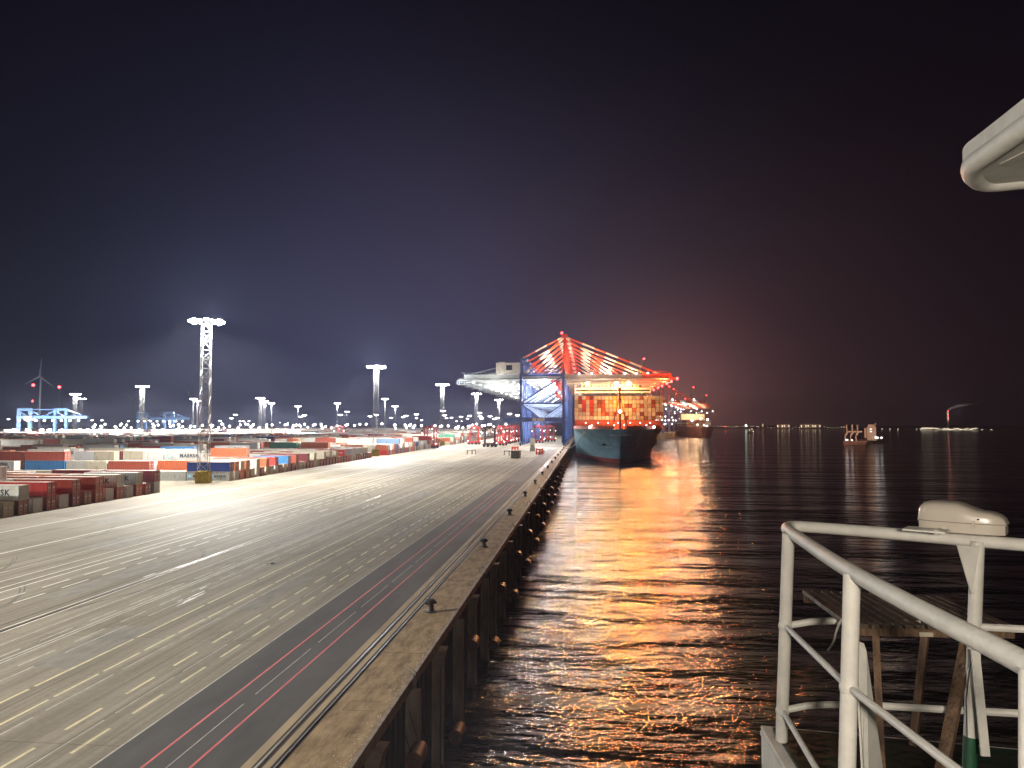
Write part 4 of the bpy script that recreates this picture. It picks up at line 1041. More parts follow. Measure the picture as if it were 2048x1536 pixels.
# bulwark / breakwater band (red) follows the deck edge
b = MB(); prev = None
for y in [0, .5, 1.5, 3, 5, 8, 12, 18, 26, 36, 52]:
    w_ = section(y)[2]
    cur = (w_, y)
    if prev:
        for s in (-1, 1):
            b.add([(s * prev[0], prev[1], DK - .05), (s * cur[0], cur[1], DK - .05), (s * (cur[0] - .3), cur[1], DK + 1.9), (s * (prev[0] - .3), prev[1], DK + 1.9)], [(0, 1, 2, 3)])
    prev = cur
b.build('bulwark', M['deck_red'], ship)
b = MB(); b.box(-28.6, 28.6, 36, 36.8, DK, DK + 5.6); b.box(-28.6, -28, 36, 52, DK, DK + 5.6); b.box(28, 28.6, 36, 52, DK, DK + 5.6)
for k in range(20): b.box(-28 + k * 2.95, -27.8 + k * 2.95, 34.6, 36, DK, DK + 3.4)
b.build('breakwater', M['deck_red'], ship)
b = MB()
for k in range(13):
    if k in (3, 9): continue
    b.ball((-21 + k * 3.5 + (k % 3) * .5, 35.7, DK + 3.9 - (k % 2) * 1.6), .26, 6)
b.build('breakwater_lights', M['lamp_far'], ship)
for s, x in (('a', -18.5), ('b', 21.0)):
    b = MB(); b.ball((x, 8 if x < 0 else 10, DK + 1.2), .75); b.build('bow_light', M['lamp_far'], ship)
# name and draught plates
b = MB()
for k in range(3): b.add([(-13.2 + k * .3, 12.3 - k * .6, 10.6 - k * 1.3), (-9.0 + k * .5, 9.7 - k * .6, 11.0 - k * 1.3), (-9.0 + k * .5, 9.9 - k * .6, 10.1 - k * 1.3), (-13.2 + k * .3, 12.5 - k * .6, 9.7 - k * 1.3)], [(0, 1, 2, 3)])
def hullw(y, z):
    wl, mid, dk = section(y); t = max(0, z) / DK; y0 = 13 * (1 - t) ** 1.2
    if y <= y0: return 0
    return wl + (mid - wl) * t / .55 if t < .55 else mid + (dk - mid) * (((t - .55) / .45) ** 1.3)
def onhull(x, z):
    y = 0.0
    while hullw(y, z) < abs(x) and y < 100: y += .1
    return y
b = MB()
for k in range(9):
    x = -13.5 + k * 1.0; z = 9.6
    if k == 4: continue
    y = onhull(x, z); y2 = onhull(x + .7, z); b.add([(x, y - .25, z), (x + .7, y2 - .25, z), (x + .7, y2 - .6, z + 1.1), (x, y - .6, z + 1.1)], [(0, 1, 2, 3)])
b.build('bow_lettering', M['plate_white'], ship)
for x in (-9.5, 9.5):
    z = 12.5; y = onhull(x, z); b = MB(); b.box(x - .35, x + .35, y - .7, y + .6, z - 1.4, z + 1.6); b.box(x - 1.5, x + 1.5, y - .9, y + .4, z - 1.6, z - .8); b.build('anchor', M['cast'], ship)
b = MB()
for x0, x1 in ((-7, -1.2), (1.2, 7)):
    pts_ = [x0 + (x1 - x0) * k / 6 for k in range(7)]
    for p_, q_ in zip(pts_, pts_[1:]):
        b.beam((p_, onhull(p_, 17.6) - .25, 17.6), (q_, onhull(q_, 17.6) - .25, 17.6), .1, .35)
b.lathe([(1.0, -.1), (1.0, .1)], (0, onhull(.1, 16.8) - .3, 17.2), 12); b.build('bow_emblem', M['plate_white'], ship)
# foremast
fm = MB(); fm.tube([(0, 5, DK), (0, 6, DK + 24)], [.8, .5], 10); fm.box(-1.8, 1.8, 5, 7, DK + 21.5, DK + 22); fm.box(-.9, .9, 5.5, 6.5, DK + 24, DK + 26); fm.beam((-4.5, 9, DK), (-.6, 6, DK + 19), .35); fm.beam((4.5, 9, DK), (.6, 6, DK + 19), .35)
fm.box(-3.4, 3.4, 4.5, 7.5, DK + 9.5, DK + 10.2); fm.beam((-4.6, 3, DK + 1), (-3.0, 5, DK + 9.5), .3); fm.beam((4.6, 3, DK + 1), (3.0, 5, DK + 9.5), .3)
fo = fm.build('foremast', M['crane_red'], ship)
b = MB(); b.ball((0, 4.2, DK + 10.9), .9); b.ball((0, 5, DK + 26.6), .5); b.build('mast_lights', M['lamp_far'], fo)
b = MB(); b.add([(-13.2, 22.3, 13.2), (-10.2, 18.5, 13.6), (-10.0, 18.9, 11.2), (-12.6, 23.2, 10.8)], [(0, 1, 2, 3)])
# deckhouse (bridge)
b = MB(); b.box(-26, 26, 128, 140, DK, DK + 27); b.box(-29.3, 29.3, 126, 138, DK + 27, DK + 30.8); b.box(-29.6, 29.6, 125.6, 138.4, DK + 30.8, DK + 31.2)
b.box(-24, 20, 127, 136, DK + 31.2, DK + 33.8); b.box(-29.3, 29.3, 125.5, 126, DK + 22, DK + 24.2)
dh = b.build('deckhouse', M['ship_cream'], ship)
b = MB(); b.box(-28.5, 28.5, 125.9, 125.98, DK + 28.4, DK + 29.7)
for k in range(16): b.box(-23 + k * 2.9, -21.3 + k * 2.9, 126.9, 126.98, DK + 31.9, DK + 33.2)
b.build('bridge_windows', M['dark_glass'], dh)
b = MB()
for k in range(12): b.beam((-29 + k * 5.27, 126, DK + 31.2), (-29 + k * 5.27, 126, DK + 35.5), .2)
b.beam((-29, 126, DK + 35.5), (29, 126, DK + 35.5), .25); b.beam((-29, 126, DK + 33.5), (29, 126, DK + 33.5), .12)
b.tube([(-2, 131, DK + 33), (-2, 131, DK + 47)], .7, 8); b.box(-7, 3, 130.5, 131.5, DK + 40, DK + 40.5); b.build('rail_and_radar_mast', M['ship_cream'], dh)
for x in (-19.5, 2.8, 12.2):
    b = MB(); b.ball((x, 122.5, DK + 34.2), 1.7, 12); b.box(x - .4, x + .4, 122.9, 126.5, DK + 33.6, DK + 34.2); b.build('sodium_floodlight', M['lamp_warm'], dh)
# deck containers: every one in the front bay face
random.seed(23)
SP = ['cream'] * 5 + ['rust red'] * 2 + ['beige'] * 6 + ['pale grey'] * 4 + ['light grey'] * 3 + ['orange red', 'maroon', 'brown', 'brown']
tiers_at = []
top = {}
NT = 7
for c in range(23):
    if c < 2: h = 6
    elif c < 8: h = 7
    elif c < 19: h = 7
    else: h = 6
    if 2 <= c <= 19: h = 7
    for t in range(h):
        cc = random.choice(SP)
        if c in (2, 4) and 2 <= t <= 4: cc = 'bright red'
        if t == 6: cc = 'cream' if random.random() < .8 else 'white'
        if t == 0: cc = 'white' if c < 9 else random.choice(SP)
        if 9 <= c <= 12 and 3 <= t <= 5: cc = 'yellow' if (c + t) % 2 else 'cream'
        yy = SY + 38 if t < 6 else SY + 52
        x = SX - 28.4 + c * 2.53 + 1.22; z = WZ + DK + 5.9 + t * 2.66
        port = 'quay' if c < 12 else 'river'; cn = ORD[c] if c < 12 else ORD[22 - c]
        o = bpy.data.objects.new('deck_container', cmesh('simple', 12.19, cc)); col.objects.link(o); o.location = (x, yy, z); o.rotation_euler.z = -PI / 2; o.scale = (1, .92, .95)
        tag(o, '%s container on the big ship, %s tier up, %s from the %s side' % (cc, ORD[t], cn, port), 'deck container', 'containers on the front bays of the big ship')
b = MB()
for bay in range(2, 26):
    y0 = 38 + bay * 14.3
    if 120 < y0 < 145: continue
    for c in range(23):
        h = random.choice([6, 7, 7]) if bay < 6 else 8
        if c > 20 and bay < 4: h = 5
        for t in range(0 if c > 21 or c < 1 else h - 1, h):
            b.box(-28.4 + c * 2.53, -28.4 + c * 2.53 + CW, y0, y0 + 12.19, DK + 5.9 + t * 2.66, DK + 5.9 + t * 2.66 + CH, ck.index(random.choice(SP)))
    b.box(-27.6, 27.6, y0, y0 + 12.19, DK + 5.9, DK + 5.9 + 2.66 * 5, ck.index('brown'))
b.build('rear_bay_cargo', [CM[k] for k in ck], ship)['kind'] = 'stuff'
# ship lights (sodium)
for x, pw in ((-19.5, 3.2e5), (2.8, 6.5e5), (12.2, 3.2e5)):
    lamp('sodium_light', 'SPOT', (SX + x, SY + 119, WZ + DK + 34.4), pw, (1, .46, .12), 2.2, None, 150, .4, (0, -1, -.1)); lamp('bridge_light', 'POINT', (SX + x, SY + 116, WZ + DK + 34.4), 2.2e4, (1, .50, .16), 1.2)
for x, y, z, pw in ((-6, 18, 18, 1.0e4), (16, 18, 16, .8e4), (-20, 16, 16, .8e4), (1, 25, 13, 1.2e4)): lamp('foredeck_light', 'POINT', (SX + x, SY + y, WZ + DK + z), pw * 1.3, (1, .36, .09), .8)
for x in (30.5, 31.5): pass
for y, z in ((520, 30), (600, 38), (690, 38), (800, 38)): lamp('riverside_light', 'POINT', (SX + 40, y, z), 1.0e5, (1, .22, .07), 2.0)
# ---- mooring line
M['rope'] = mat('pale_rope', (.4, .38, .33), .8, 0, .2, 4)
pts = [(SX - 22, SY + 14, WZ + DK - 2), (SX - 27, SY + 6, 2.5), (-12.6, SY - 14, .9)]
b = MB(); b.tube([Vector(pts[0]).lerp(Vector(pts[2]), t / 10) - Vector((0, 0, 3.2 * math.sin(PI * t / 10))) for t in range(11)], .22, 6)
tag(b.build('mooring_line', M['rope']), 'pale mooring line from the ship bow down to the quay', 'mooring line')
# ================================================================ RIVER FREIGHTER
M['lamp_dim'] = emit('freighter_lamp_glow', (1, .95, .9), 2)
M['frt'] = mat('freighter_hull_paint', (.36, .24, .2), .6, 0, .3, .2)
M['frt_pale'] = mat('freighter_pale_paint', (.7, .6, .48), .6, 0, .2, .3)
fp = gz(1712, 890, WZ); D = fp.y
k_ = 1500 / (Vector((fp.x, fp.y, 0)).length)
fr = empty('river_freighter', (fp.x, fp.y, WZ), -.35); tag(fr, 'small lit cargo ship with three pale masts out on the dark river', 'freighter')
Ls = D / 1500
b = MB(); hwid = 15 * Ls
hull_pts = [(-23 * Ls, 0), (20 * Ls, 0), (26 * Ls, 60), (52 * Ls, 120), (20 * Ls, 125), (-23 * Ls, 60)]
bt = [(-21 * Ls, 2), (15 * Ls, 4), (24 * Ls, 60), (48 * Ls, 118), (20 * Ls, 122), (-21 * Ls, 58)]
n6 = 6; b.add([(p[0], p[1], -1) for p in bt] + [(p[0], p[1], 7.2 * Ls * 1.05) for p in hull_pts], [tuple(range(6))[::-1], tuple(range(6, 12))] + [(i, (i + 1) % 6, 6 + (i + 1) % 6, 6 + i) for i in range(6)])
b.build('hull', M['frt'], fr)
for x in (-19, -9.5, 0):
    b = MB(); b.beam((x * Ls, 12, 7 * Ls), (x * Ls, 12, 18 * Ls), 2.2 * Ls * .9, 2); b.beam((x * Ls, 12, 18 * Ls), ((x + 4.5) * Ls, 12, 24 * Ls), 1.8 * Ls, 2); b.beam(((x + 3) * Ls, 12, 24 * Ls), ((x + 3) * Ls, 12, 39 * Ls), 2.0 * Ls, 2)
    b.build('mast_post', M['frt_pale'], fr)
b = MB(); b.box(-17 * Ls, 11 * Ls, 11, 13.5, 24 * Ls, 26.5 * Ls); b.build('cross_bridge', M['frt_pale'], fr)
b = MB(); b.box(19 * Ls, 36 * Ls, 60, 90, 7 * Ls, 34 * Ls); b.box(21 * Ls, 34 * Ls, 60, 88, 34 * Ls, 39 * Ls); b.box(14 * Ls, 18 * Ls, 60, 66, 12 * Ls, 32 * Ls); b.beam((35 * Ls, 62, 38 * Ls), (35 * Ls, 62, 43 * Ls), 1); b.build('deckhouse', M['frt_pale'], fr)
b = MB(); 
for (x, z) in ((-17, 9.5), (-15, 9.5), (-7, 9)): b.ball((x * Ls, 3, z * Ls), 1.6 * Ls, 8)
for (x, z) in ((35, 13), (38, 12.5), (45, 12.6)): b.ball((x * Ls, 55, z * Ls), 2.1 * Ls, 8)
for (x, z) in ((26, 29), (26, 24)): b.box((x - 1.5) * Ls, (x + 1.5) * Ls, 59.6, 60, z * Ls, (z + 1.6) * Ls)
b.build('deck_lights', M['lamp_dim'], fr)
c = Vector((fp.x, fp.y, 0)); dr = (Vector((0, 0, 0)) - c).normalized()
lamp('freighter_fill', 'SPOT', (c.x - 4, c.y - 45, 16), 5e4, (1, .66, .48), 1.5, None, 85, .6, (.1, 1, .05))  # unseen spot over the water, added to brighten hull and masts
lamp('freighter_fill', 'SPOT', (c.x + 22, c.y - 10, 18), 3.2e4, (1, .62, .45), 1.5, None, 80, .6, (.1, 1, .1))  # second added spot, brightens the deckhouse
# ================================================================ FAR SHORE
M['land'] = mat('dark_shore_land', (.02, .02, .018), .9, 0, .3, .01)
b = MB(); pts = [(150, 2600)] + [tuple(gz(u, v, WZ)[:2]) for (u, v) in ((1330, 857.2), (1440, 856), (1500, 856), (1640, 857), (1800, 857.5), (1950, 859), (2048, 861), (2200, 863))] 
pts2 = pts + [(6800, pts[-1][1]), (6800, 6800), (-2000, 6800), (-2000, 2600)]
b.prism(pts2, -14, -5.5); tag(b.build('far_shore', M['land']), 'low dark land of the opposite river bank', 'shore', kind='structure')
M['bldg'] = mat('far_building_wall', (.35, .28, .24), .8, 0, .2, .02)
M['lit_win'] = emit('lit_window_glow', (1, .82, .5), 1.6)
def far_building(u0, u1, vt, vb, lab, lit=(1, .8, .5)):
    p = gz((u0 + u1) / 2, vb - 1.2, -5.5); d = p.y; sc_ = d / 1500 / math.cos(YAW) ; w_ = (u1 - u0) * sc_; h = (vb - vt) * sc_
    r = empty('waterfront_building', (p.x, p.y + 30, -5.5)); b = MB(); b.box(-w_ / 2, w_ / 2, 0, 20, 0, h); b.build('wall', M['bldg'], r)
    b = MB(); b.box(-w_ / 2 - .5, w_ / 2 + .5, -.5, 20.5, h, h + 1); b.build('roof', M['bldg'], r)
    b = MB(); nn = max(2, int(w_ / 9))
    for k in range(nn):
        if k % 3 == 1: continue
        x = -w_ / 2 + (k + .2) * w_ / nn; b.box(x, x + w_ / nn * .5, -.2, -.05, h * .35, h * .7)
    b.build('lit_windows', M['lit_win'], r); tag(r, lab, 'building', 'buildings on the far river bank')
    return p
far_building(1528, 1532, 847, 857, 'small far waterfront building at the left of the opposite bank'); far_building(1558, 1583, 850, 857, 'dim pinkish far building on the opposite bank, left of the long one'); far_building(1606, 1645, 850, 857, 'long lit far building on the opposite bank')
for uu in (1570, 1612, 1638): lamp('shore_fill', 'SPOT', tuple(gz(uu, 856, -5) + Vector((0, -60, 15))), 3e5, (1, .65, .5), 3, None, 80, .5, (0, 1, 0))  # unseen spots added off the bank to brighten the buildings
# lamps on the far bank (each a post with a head)
random.seed(9)
M['lamp_shore'] = emit('shore_lamp_glow', (1, .86, .62), 3); M['lamp_green'] = emit('green_white_lamp_glow', (.75, 1, .8), 3)
sh = [(1492, 851, 3.0, 'lamp_green'), (1450, 853, .8, 'lamp_red')]
for u in list(range(1428, 1530, 6)): sh.append((u + random.uniform(-2, 2), 853.5 + random.uniform(-1.2, 1.2), random.uniform(.4, .75), 'lamp_shore'))
for u in list(range(1535, 1690, 7)): sh.append((u + random.uniform(-2, 2), 855 + random.uniform(-1.2, 1.0), random.uniform(.35, .7), 'lamp_shore'))
for u in (1750, 1764, 1780, 1796, 1833): sh.append((u, 858, .7, 'lamp_shore'))
for i in range(15): sh.append((1842 + i * 1.6 + random.uniform(-.5, .5), 857 + random.uniform(-1.5, 1.5), .8, 'lamp_shore'))
for i in range(46): sh.append((1868 + i * 1.9 + random.uniform(-.8, .8), 858 + random.uniform(-1.8, 2), .8, 'lamp_shore'))
for i in range(22): sh.append((1960 + i * 3.0 + random.uniform(-.8, .8), 860 + random.uniform(-.8, 1), .65, 'lamp_shore'))
sh.sort()
for i, (u, v, s, mk) in enumerate(sh):
    p = gY(u, v, 3300 if u < 1700 else 2900); r_ = s * 1.6
    b = MB(); b.ball((0, 0, 0), r_, 6, 1); b.tube([(0, 0, -r_), (0, 0, min(-5.5 - p.z, -r_ - 1))], .15, 4, 0)
    o = b.build('shore_lamp', [M['galv'], M[mk]]); o.location = p
    zone = 'between the far quay and the river freighter' if u < 1700 else 'right of the river freighter'
    k2 = i if u < 1700 else i - len([1 for q in sh if q[0] < 1700])
    tag(o, '%s lamp on the opposite bank, %s, %s along' % ({'lamp_shore': 'small warm', 'lamp_red': 'red', 'lamp_green': 'bright greenish white'}[mk], 'right of the river freighter' if u > 1700 else 'left of the river freighter', ordn(k2)), 'lamp', 'lamps along the opposite river bank')
# chimney
p = gz(1896, 860, -5.5); d = p.y; ks = d / 1500 / math.cos(YAW)
p = gY(1896, 858, 2950); r = empty('factory_chimney', (p.x, p.y, -5.5))
b = MB(); b.tube([(0, 0, 0), (0, 0, 62)], [5, 3.6], 14); b.build('stack', M['bldg'], r); 
b = MB()
for z, s in ((38, 1.6), (50, 1.8), (66, 2.2)): b.ball((0, -4.5, z), s, 8)
b.build('aviation_lights', emit('chimney_red_glow', (1, .05, .04), 4), r); tag(r, 'tall red lit factory chimney trailing smoke on the opposite bank', 'chimney')
lamp('chimney_fill', 'SPOT', (p.x + 15, p.y - 60, 50), 3e5, (1, .85, .75), 4, None, 100, .5, (0, 1, .3))  # unseen spot added in front, brightens stack and smoke
sm = bpy.data.materials.new('thin_smoke'); sm.use_nodes = True; t = sm.node_tree; t.nodes.clear(); o_ = N(t, 'ShaderNodeOutputMaterial'); pv = N(t, 'ShaderNodeVolumePrincipled'); pv.inputs['Density'].default_value = .03; pv.inputs['Color'].default_value = (.8, .8, .8, 1); L(t, pv.outputs[0], o_.inputs['Volume'])
b = MB(); b.tube([(0, 0, 63), (10, 0, 70), (35, 0, 79), (70, 0, 85), (115, 0, 86), (150, 0, 83)], [2.5, 5, 6, 5, 4, 1], 10); o = b.build('smoke_plume', sm, None, True); o.location = (p.x, p.y, 0)
tag(o, 'pale smoke drifting right from the chimney', 'smoke', kind='stuff')
# small dark boat and buoy-ish craft
r = empty('small_boat', gz(1502, 866, WZ)); b = MB(); b.prism([(-9, 0), (-6, -3), (8, -3), (11, 0), (8, 3), (-6, 3)], -.5, 2.6); b.build('hull', M['frt'], r); b = MB(); b.box(-4, 3, -2, 2, 2.6, 6.5); b.build('cabin', M['frt_pale'], r); b = MB()
for x, z in ((-4, 7.5), (2, 10), (5, 4)): b.ball((x, -2.5, z), .9, 6)
b.build('deck_lights', M['lamp_shore'], r); tag(r, 'small lit workboat under the bright lamp of the opposite bank', 'boat')
# ================================================================ YARD GANTRIES, TURBINES
M['rmg'] = mat('pale_gantry_blue', (.08, .18, .36), .5, 0, .2, .3)
def rmg(x0, y, w_, zt, lab):
    r = empty('yard_gantry_crane', (x0, y, 0))
    for (xa, h) in ((0, 7), (w_ * .52, 7)):
        for dx in (0, w_ * .16):
            b = MB(); b.beam((xa + dx, 0, 0), (xa + dx, 0, zt - 1), 2.4, 2); b.beam((xa + dx, 0, zt * .55), (xa + dx - 3 + w_ * .0, 0, 0), .8); b.build('leg', M['rmg'], r)
        b = MB(); b.beam((xa - 1, 0, zt - 1), (xa + w_ * .16 + 1, 0, zt - 1), 2.2, 2.2); b.beam((xa, 0, zt - 2), (xa + w_ * .16, 0, zt - 9), .8); b.build('top_frame', M['rmg'], r)
    b = MB(); b.beam((0, -2, zt - 8), (w_, -2, zt - 8), 2, 2.6); b.beam((w_ * .16, -2, zt - 1), (w_ * .52, -2, zt - 1), .6); b.build('main_girder', M['rmg'], r)
    for (xa, xb) in ((.16, .34), (.52, .34), (.68, .98), (.0, .12)):
        b = MB(); b.beam((w_ * xa, 0, zt - 1.5), (w_ * xb, 0, zt - 8), .9); b.build('brace', M['rmg'], r)
    b = MB(); b.box(w_ * .12, w_ * .22, -4, 2, zt - 11, zt - 7); b.build('machine_cabin', M['house_white'], r)
    b = MB()
    for k in range(8): b.box(w_ * .05 + k * w_ * .12 - .7, w_ * .05 + k * w_ * .12 + .7, -4.2, -3.2, zt - 11.6, zt - 10.4)
    b.build('floodlights', M['lamp_far'], r)
    tag(r, lab, 'gantry crane', 'blue yard gantry cranes'); return r
p = gY(38, 817, 640); rmg(p.x, 640, 62 * 640 / 724 * 1.25, p.z, 'pale blue yard gantry crane with trussed girder, the left larger one')
p = gY(275, 824, 850); rmg(p.x, 850, 66, p.z, 'pale blue yard gantry crane behind the nearest mast, the smaller one')
p = gY(735, 841, 1200); 
lamp('gantry_light', 'POINT', tuple(gY(85, 833, 610)), 2e4, (.9, .95, 1), 2); lamp('gantry_light', 'POINT', tuple(gY(320, 835, 815)), 2e4, (.9, .95, 1), 2)
M['turb'] = mat('turbine_white_paint', (.25, .25, .27), .5, 0, .1, .05)
def turbine(u, v, Y_, blade, ang, lab):
    p = gY(u, v, Y_); r = empty('wind_turbine', (p.x, p.y, 0)); b = MB(); b.tube([(0, 0, 0), (0, 0, p.z)], [3.4, 2.2], 12); b.build('tower', M['turb'], r, True)
    b = MB(); b.box(-5, 3, -3, 5, p.z - 1.6, p.z + 2.4); b.build('nacelle', M['turb'], r)
    for k in range(3):
        a = ang + k * 2 * PI / 3; b = MB(); d = Vector((math.cos(a), 0, math.sin(a)))
        b.tube([Vector((0, -4, p.z)) + d * (blade * t) for t in (0, .08, .25, 1)], [1.2, 2.2, 2.0, .4], 6); b.build('blade', M['turb'], r)
    tag(r, lab, 'wind turbine', 'wind turbines behind the yard'); return p
p = turbine(82, 753, 1700, 44, 1.5, 'pale wind turbine behind the left gantry crane'); lamp('turbine_fill', 'POINT', (p.x + 30, 1600, 60), 2.5e5, (.9, .93, 1), 4)  # mid-air lamp added in front to brighten the turbine
turbine(385, 799, 1900, 30, 2.1, 'small wind turbine half hidden behind the nearest mast'); turbine(267, 800, 2600, 42, .4, 'faint far wind turbine right of the third mast')
for i, (u, v, vb) in enumerate(((67, 771, 860), (119, 775, 860))):
    p = gY(u, v, 900); r = empty('beacon_pole', (p.x, p.y, 0)); b = MB(); b.tube([(0, 0, 0), (0, 0, p.z)], .45, 8); b.build('pole', M['galv'], r)
    b = MB(); b.ball((0, -.5, p.z + .5), 1.6, 10); b.build('beacon', M['lamp_red'], r); b = MB()
    if i == 0: b.ball((0, -.8, p.z - 20), 1.0, 8); b.build('lower_beacon', M['lamp_red'], r)
    tag(r, 'slim pole with a glowing red beacon, %s of the wind turbine' % ('left' if i == 0 else 'right'), 'beacon pole', 'red beacon poles')
# small lamps over far yard
random.seed(17); f0 = None; pts = []
for i in range(110):
    pts.append((random.uniform(180, 1015), random.uniform(848, 857), random.uniform(700, 1250)))
pts.sort(); k = 0
for (u, v, Y_) in pts:
    p = gY(u, v, Y_)
    if p.z < 4.5: continue
    if f0 is None:
        r = empty('yard_lamp', p); b = MB(); b.tube([(0, 0, -3), (0, 0, 0)], .2, 4); b.build('post', M['galv'], r); b = MB(); b.ball((0, 0, .4), 1.15, 8); b.build('lamp_head', M['lamp_far'], r); f0 = r; o = r
    else: o = copy_tree(f0)
    o.location = p; s = Y_ / 900; o.scale = (s, s, s)
    tag(o, 'small white lamp over the far stacks, %s from the left' % ordn(k) if k < 98 else 'small white lamp over the far stacks, towards the right end', 'lamp', 'small lamps over the far container stacks'); k += 1

# ================================================================ OWN SHIP: RAILING, TABLE, CASE, ROOF CORNER
M['ship_white'] = mat('chipped_white_ship_paint', (.78, .77, .72), .55, 0, .16, 7, .10, 60)
M['deck_green'] = mat('dark_green_deck_paint', (.012, .03, .02), .5, 0, .4, 3, .2)
M['wood'] = mat('weathered_teak', (.20, .12, .07), .6, 0, .55, 6, .5, 20, stretch=(3, 3, .5), dirt=(.05, .03, .02))
M['wood_top'] = mat('grey_weathered_slats', (.11, .08, .06), .5, 0, .5, 8, .4, 20)
M['case'] = mat('white_moulded_plastic', (.66, .60, .52), .25, 0, .06, 4)
def at(u, v, c): return Vector((0, 0, H)) + ray(u, v) * c
ZR, ZD = 15.45, 14.36
r = empty('ship_railing', gz(1563, 1480, ZD)); O = r.location.copy()
def loc(pts): return [Vector(p) - O for p in pts]
def bez(pts, n=4):
    """smooth a polyline by corner cutting"""
    pts = [Vector(p) for p in pts]
    for _ in range(n):
        q = [pts[0]]
        for a, b_ in zip(pts, pts[1:]): q += [a.lerp(b_, .25), a.lerp(b_, .75)]
        q.append(pts[-1]); pts = q
    return pts
near = [gz(2330, 1480, ZR), gz(2048, 1325, ZR), gz(1880, 1240, ZR), gz(1704, 1146, ZR), gz(1620, 1091, ZR), gz(1584, 1066, ZR), gz(1570, 1056, ZR)]
far = [gz(1584, 1052, ZR), gz(1630, 1055, ZR), gz(1700, 1060, ZR), gz(1850, 1073, ZR), gz(2048, 1090, ZR), gz(2200, 1102, ZR)]
b = MB(); b.tube(loc(bez(near + far, 3)), .029, 14); b.build('top_rail', M['ship_white'], r, True)
A0, A1 = gz(1577, 1066, ZR), gz(1563, 1480, ZD); B0, B1 = gz(1704, 1148, ZR), gz(1688, 1783, ZD); D0, D1 = gz(1955, 1083, ZR), gz(1938, 1565, ZD); C0, C1 = gz(2068, 1338, ZR), gz(2068, 2340, ZD)
for (p, q) in ((A0, A1), (B0, B1), (C0, C1), (D0, D1)):
    b = MB(); b.tube(loc([p, q]), .030, 14); pst = b.build('post', M['ship_white'], r, True)
    if p is D0:
        e = MB(); e.tube(loc([q.lerp(p, .19), q]), .0315, 14); e.build('green_foot', mat('bright_green_paint', (.02, .10, .05), .5, 0, .3, 4), pst, True)
def onp(p, q, z): return p.lerp(q, (z - p.z) / (q.z - p.z))
for (za, zb, zc, zd) in ((14.97, 15.05, 15.1, 15.06), (14.52, 14.60, 14.66, 14.68)):
    b = MB(); b.tube(loc([onp(C0, C1, zc), onp(B0, B1, zb), onp(A0, A1, za)]), .0135, 8); b.build('knee_rod', M['ship_white'], r, True)
    pe = onp(D0, D1, zd); b = MB(); fa = onp(A0, A1, za)
    mid = fa.lerp(pe, .25) + Vector((0, .05, .02)); b.tube(loc(bez([fa, mid, pe, pe + (pe - mid) * .6], 2)), .017, 8); b.build('knee_rod', M['ship_white'], r, True)
    for pp in ((onp(A0, A1, za)), (onp(B0, B1, zb))):
        b = MB(); b.ball(pp - O, .036, 10); b.build('weld_collar', M['ship_white'], r, True)
def plate(pts, th, name, parent, m, O_=None):
    """flat plate from a polygon of points, thickened along the view-independent normal of the polygon"""
    pts = [Vector(p) - (O_ or O) for p in pts]; nrm = (pts[1] - pts[0]).cross(pts[2] - pts[0]).normalized() * th
    n = len(pts); mb = MB(); mb.add([p for p in pts] + [p + nrm for p in pts], [tuple(range(n))[::-1], tuple(range(n, 2 * n))] + [(i, (i + 1) % n, n + (i + 1) % n, n + i) for i in range(n)])
    return mb.build(name, m, parent)
plate([at(1712, 1280, 2.78), at(1728, 1287, 2.80), at(1733, 1302, 2.80), at(1772, 1580, 2.95), at(1740, 1700, 2.85), at(1727, 1560, 2.80)], .008, 'brace_plate', r, M['ship_white'])
plate([at(1915, 1091, 3.42), at(1960, 1093, 3.42), at(1944, 1190, 3.42), at(1935, 1160, 3.42)], .008, 'gusset', r, M['ship_white'])
b = MB(); b.beam(at(1950, 1300, 3.36) - O, at(1971, 1512, 3.28) - O, .035, .012); b.build('brace_plate', M['ship_white'], r)
b = MB(); b.tube([p - O for p in (at(1948, 1300, 3.38), at(1938, 1345, 3.38), at(1932, 1400, 3.38), at(1934, 1470, 3.38), at(1930, 1540, 3.38))], .003, 5); b.build('cable', M['letter_dark'], r)
tag(r, 'white painted pipe railing around the corner of the nearby ship deck', 'railing')
# rope end tied on the rod
b = MB(); b.tube(bez([at(1683, 1238, 3.6), at(1672, 1262, 3.6), at(1668, 1285, 3.6), at(1655, 1302, 3.6)], 2), .005, 6)
tag(b.build('rope_end', M['rope']), 'short loose rope end hanging from the railing rod', 'rope')
# deck
K = gz(1522, 1440, 14.36); Kn = K + (gz(1580, 1536, 14.36) - K) * 9; Kr = K + (gz(2048, 1487, 14.36) - K) * 3
e1 = (Kn - K).normalized(); e2 = (Kr - K).normalized()
P = [K, Kn, Kn + e2 * 6, Kr + e1 * 6, Kr]
b = MB(); b.prism([(p.x, p.y) for p in P], 11.4, 14.33); bx = b
dk = b.build('ship_deck', M['ship_white']); tag(dk, 'white sided corner of the nearby ship deck under the railing', 'ship deck')
b = MB(); cc = (e1 + e2) * .05
b.prism([(p.x, p.y) for p in (K + cc, Kn + e2 * .05, Kn + e2 * 6, Kr + e1 * 6, Kr + e1 * .05)], 14.33, 14.345); o = b.build('deck_coating', M['deck_green'], dk)
b = MB(); b.beam(K + Vector((0, 0, -.067)), Kn + Vector((0, 0, -.067)), .012, .02); b.beam(K + Vector((0, 0, -.067)), Kr + Vector((0, 0, -.067)), .012, .02); b.build('edge_strip', M['ship_white'], dk)
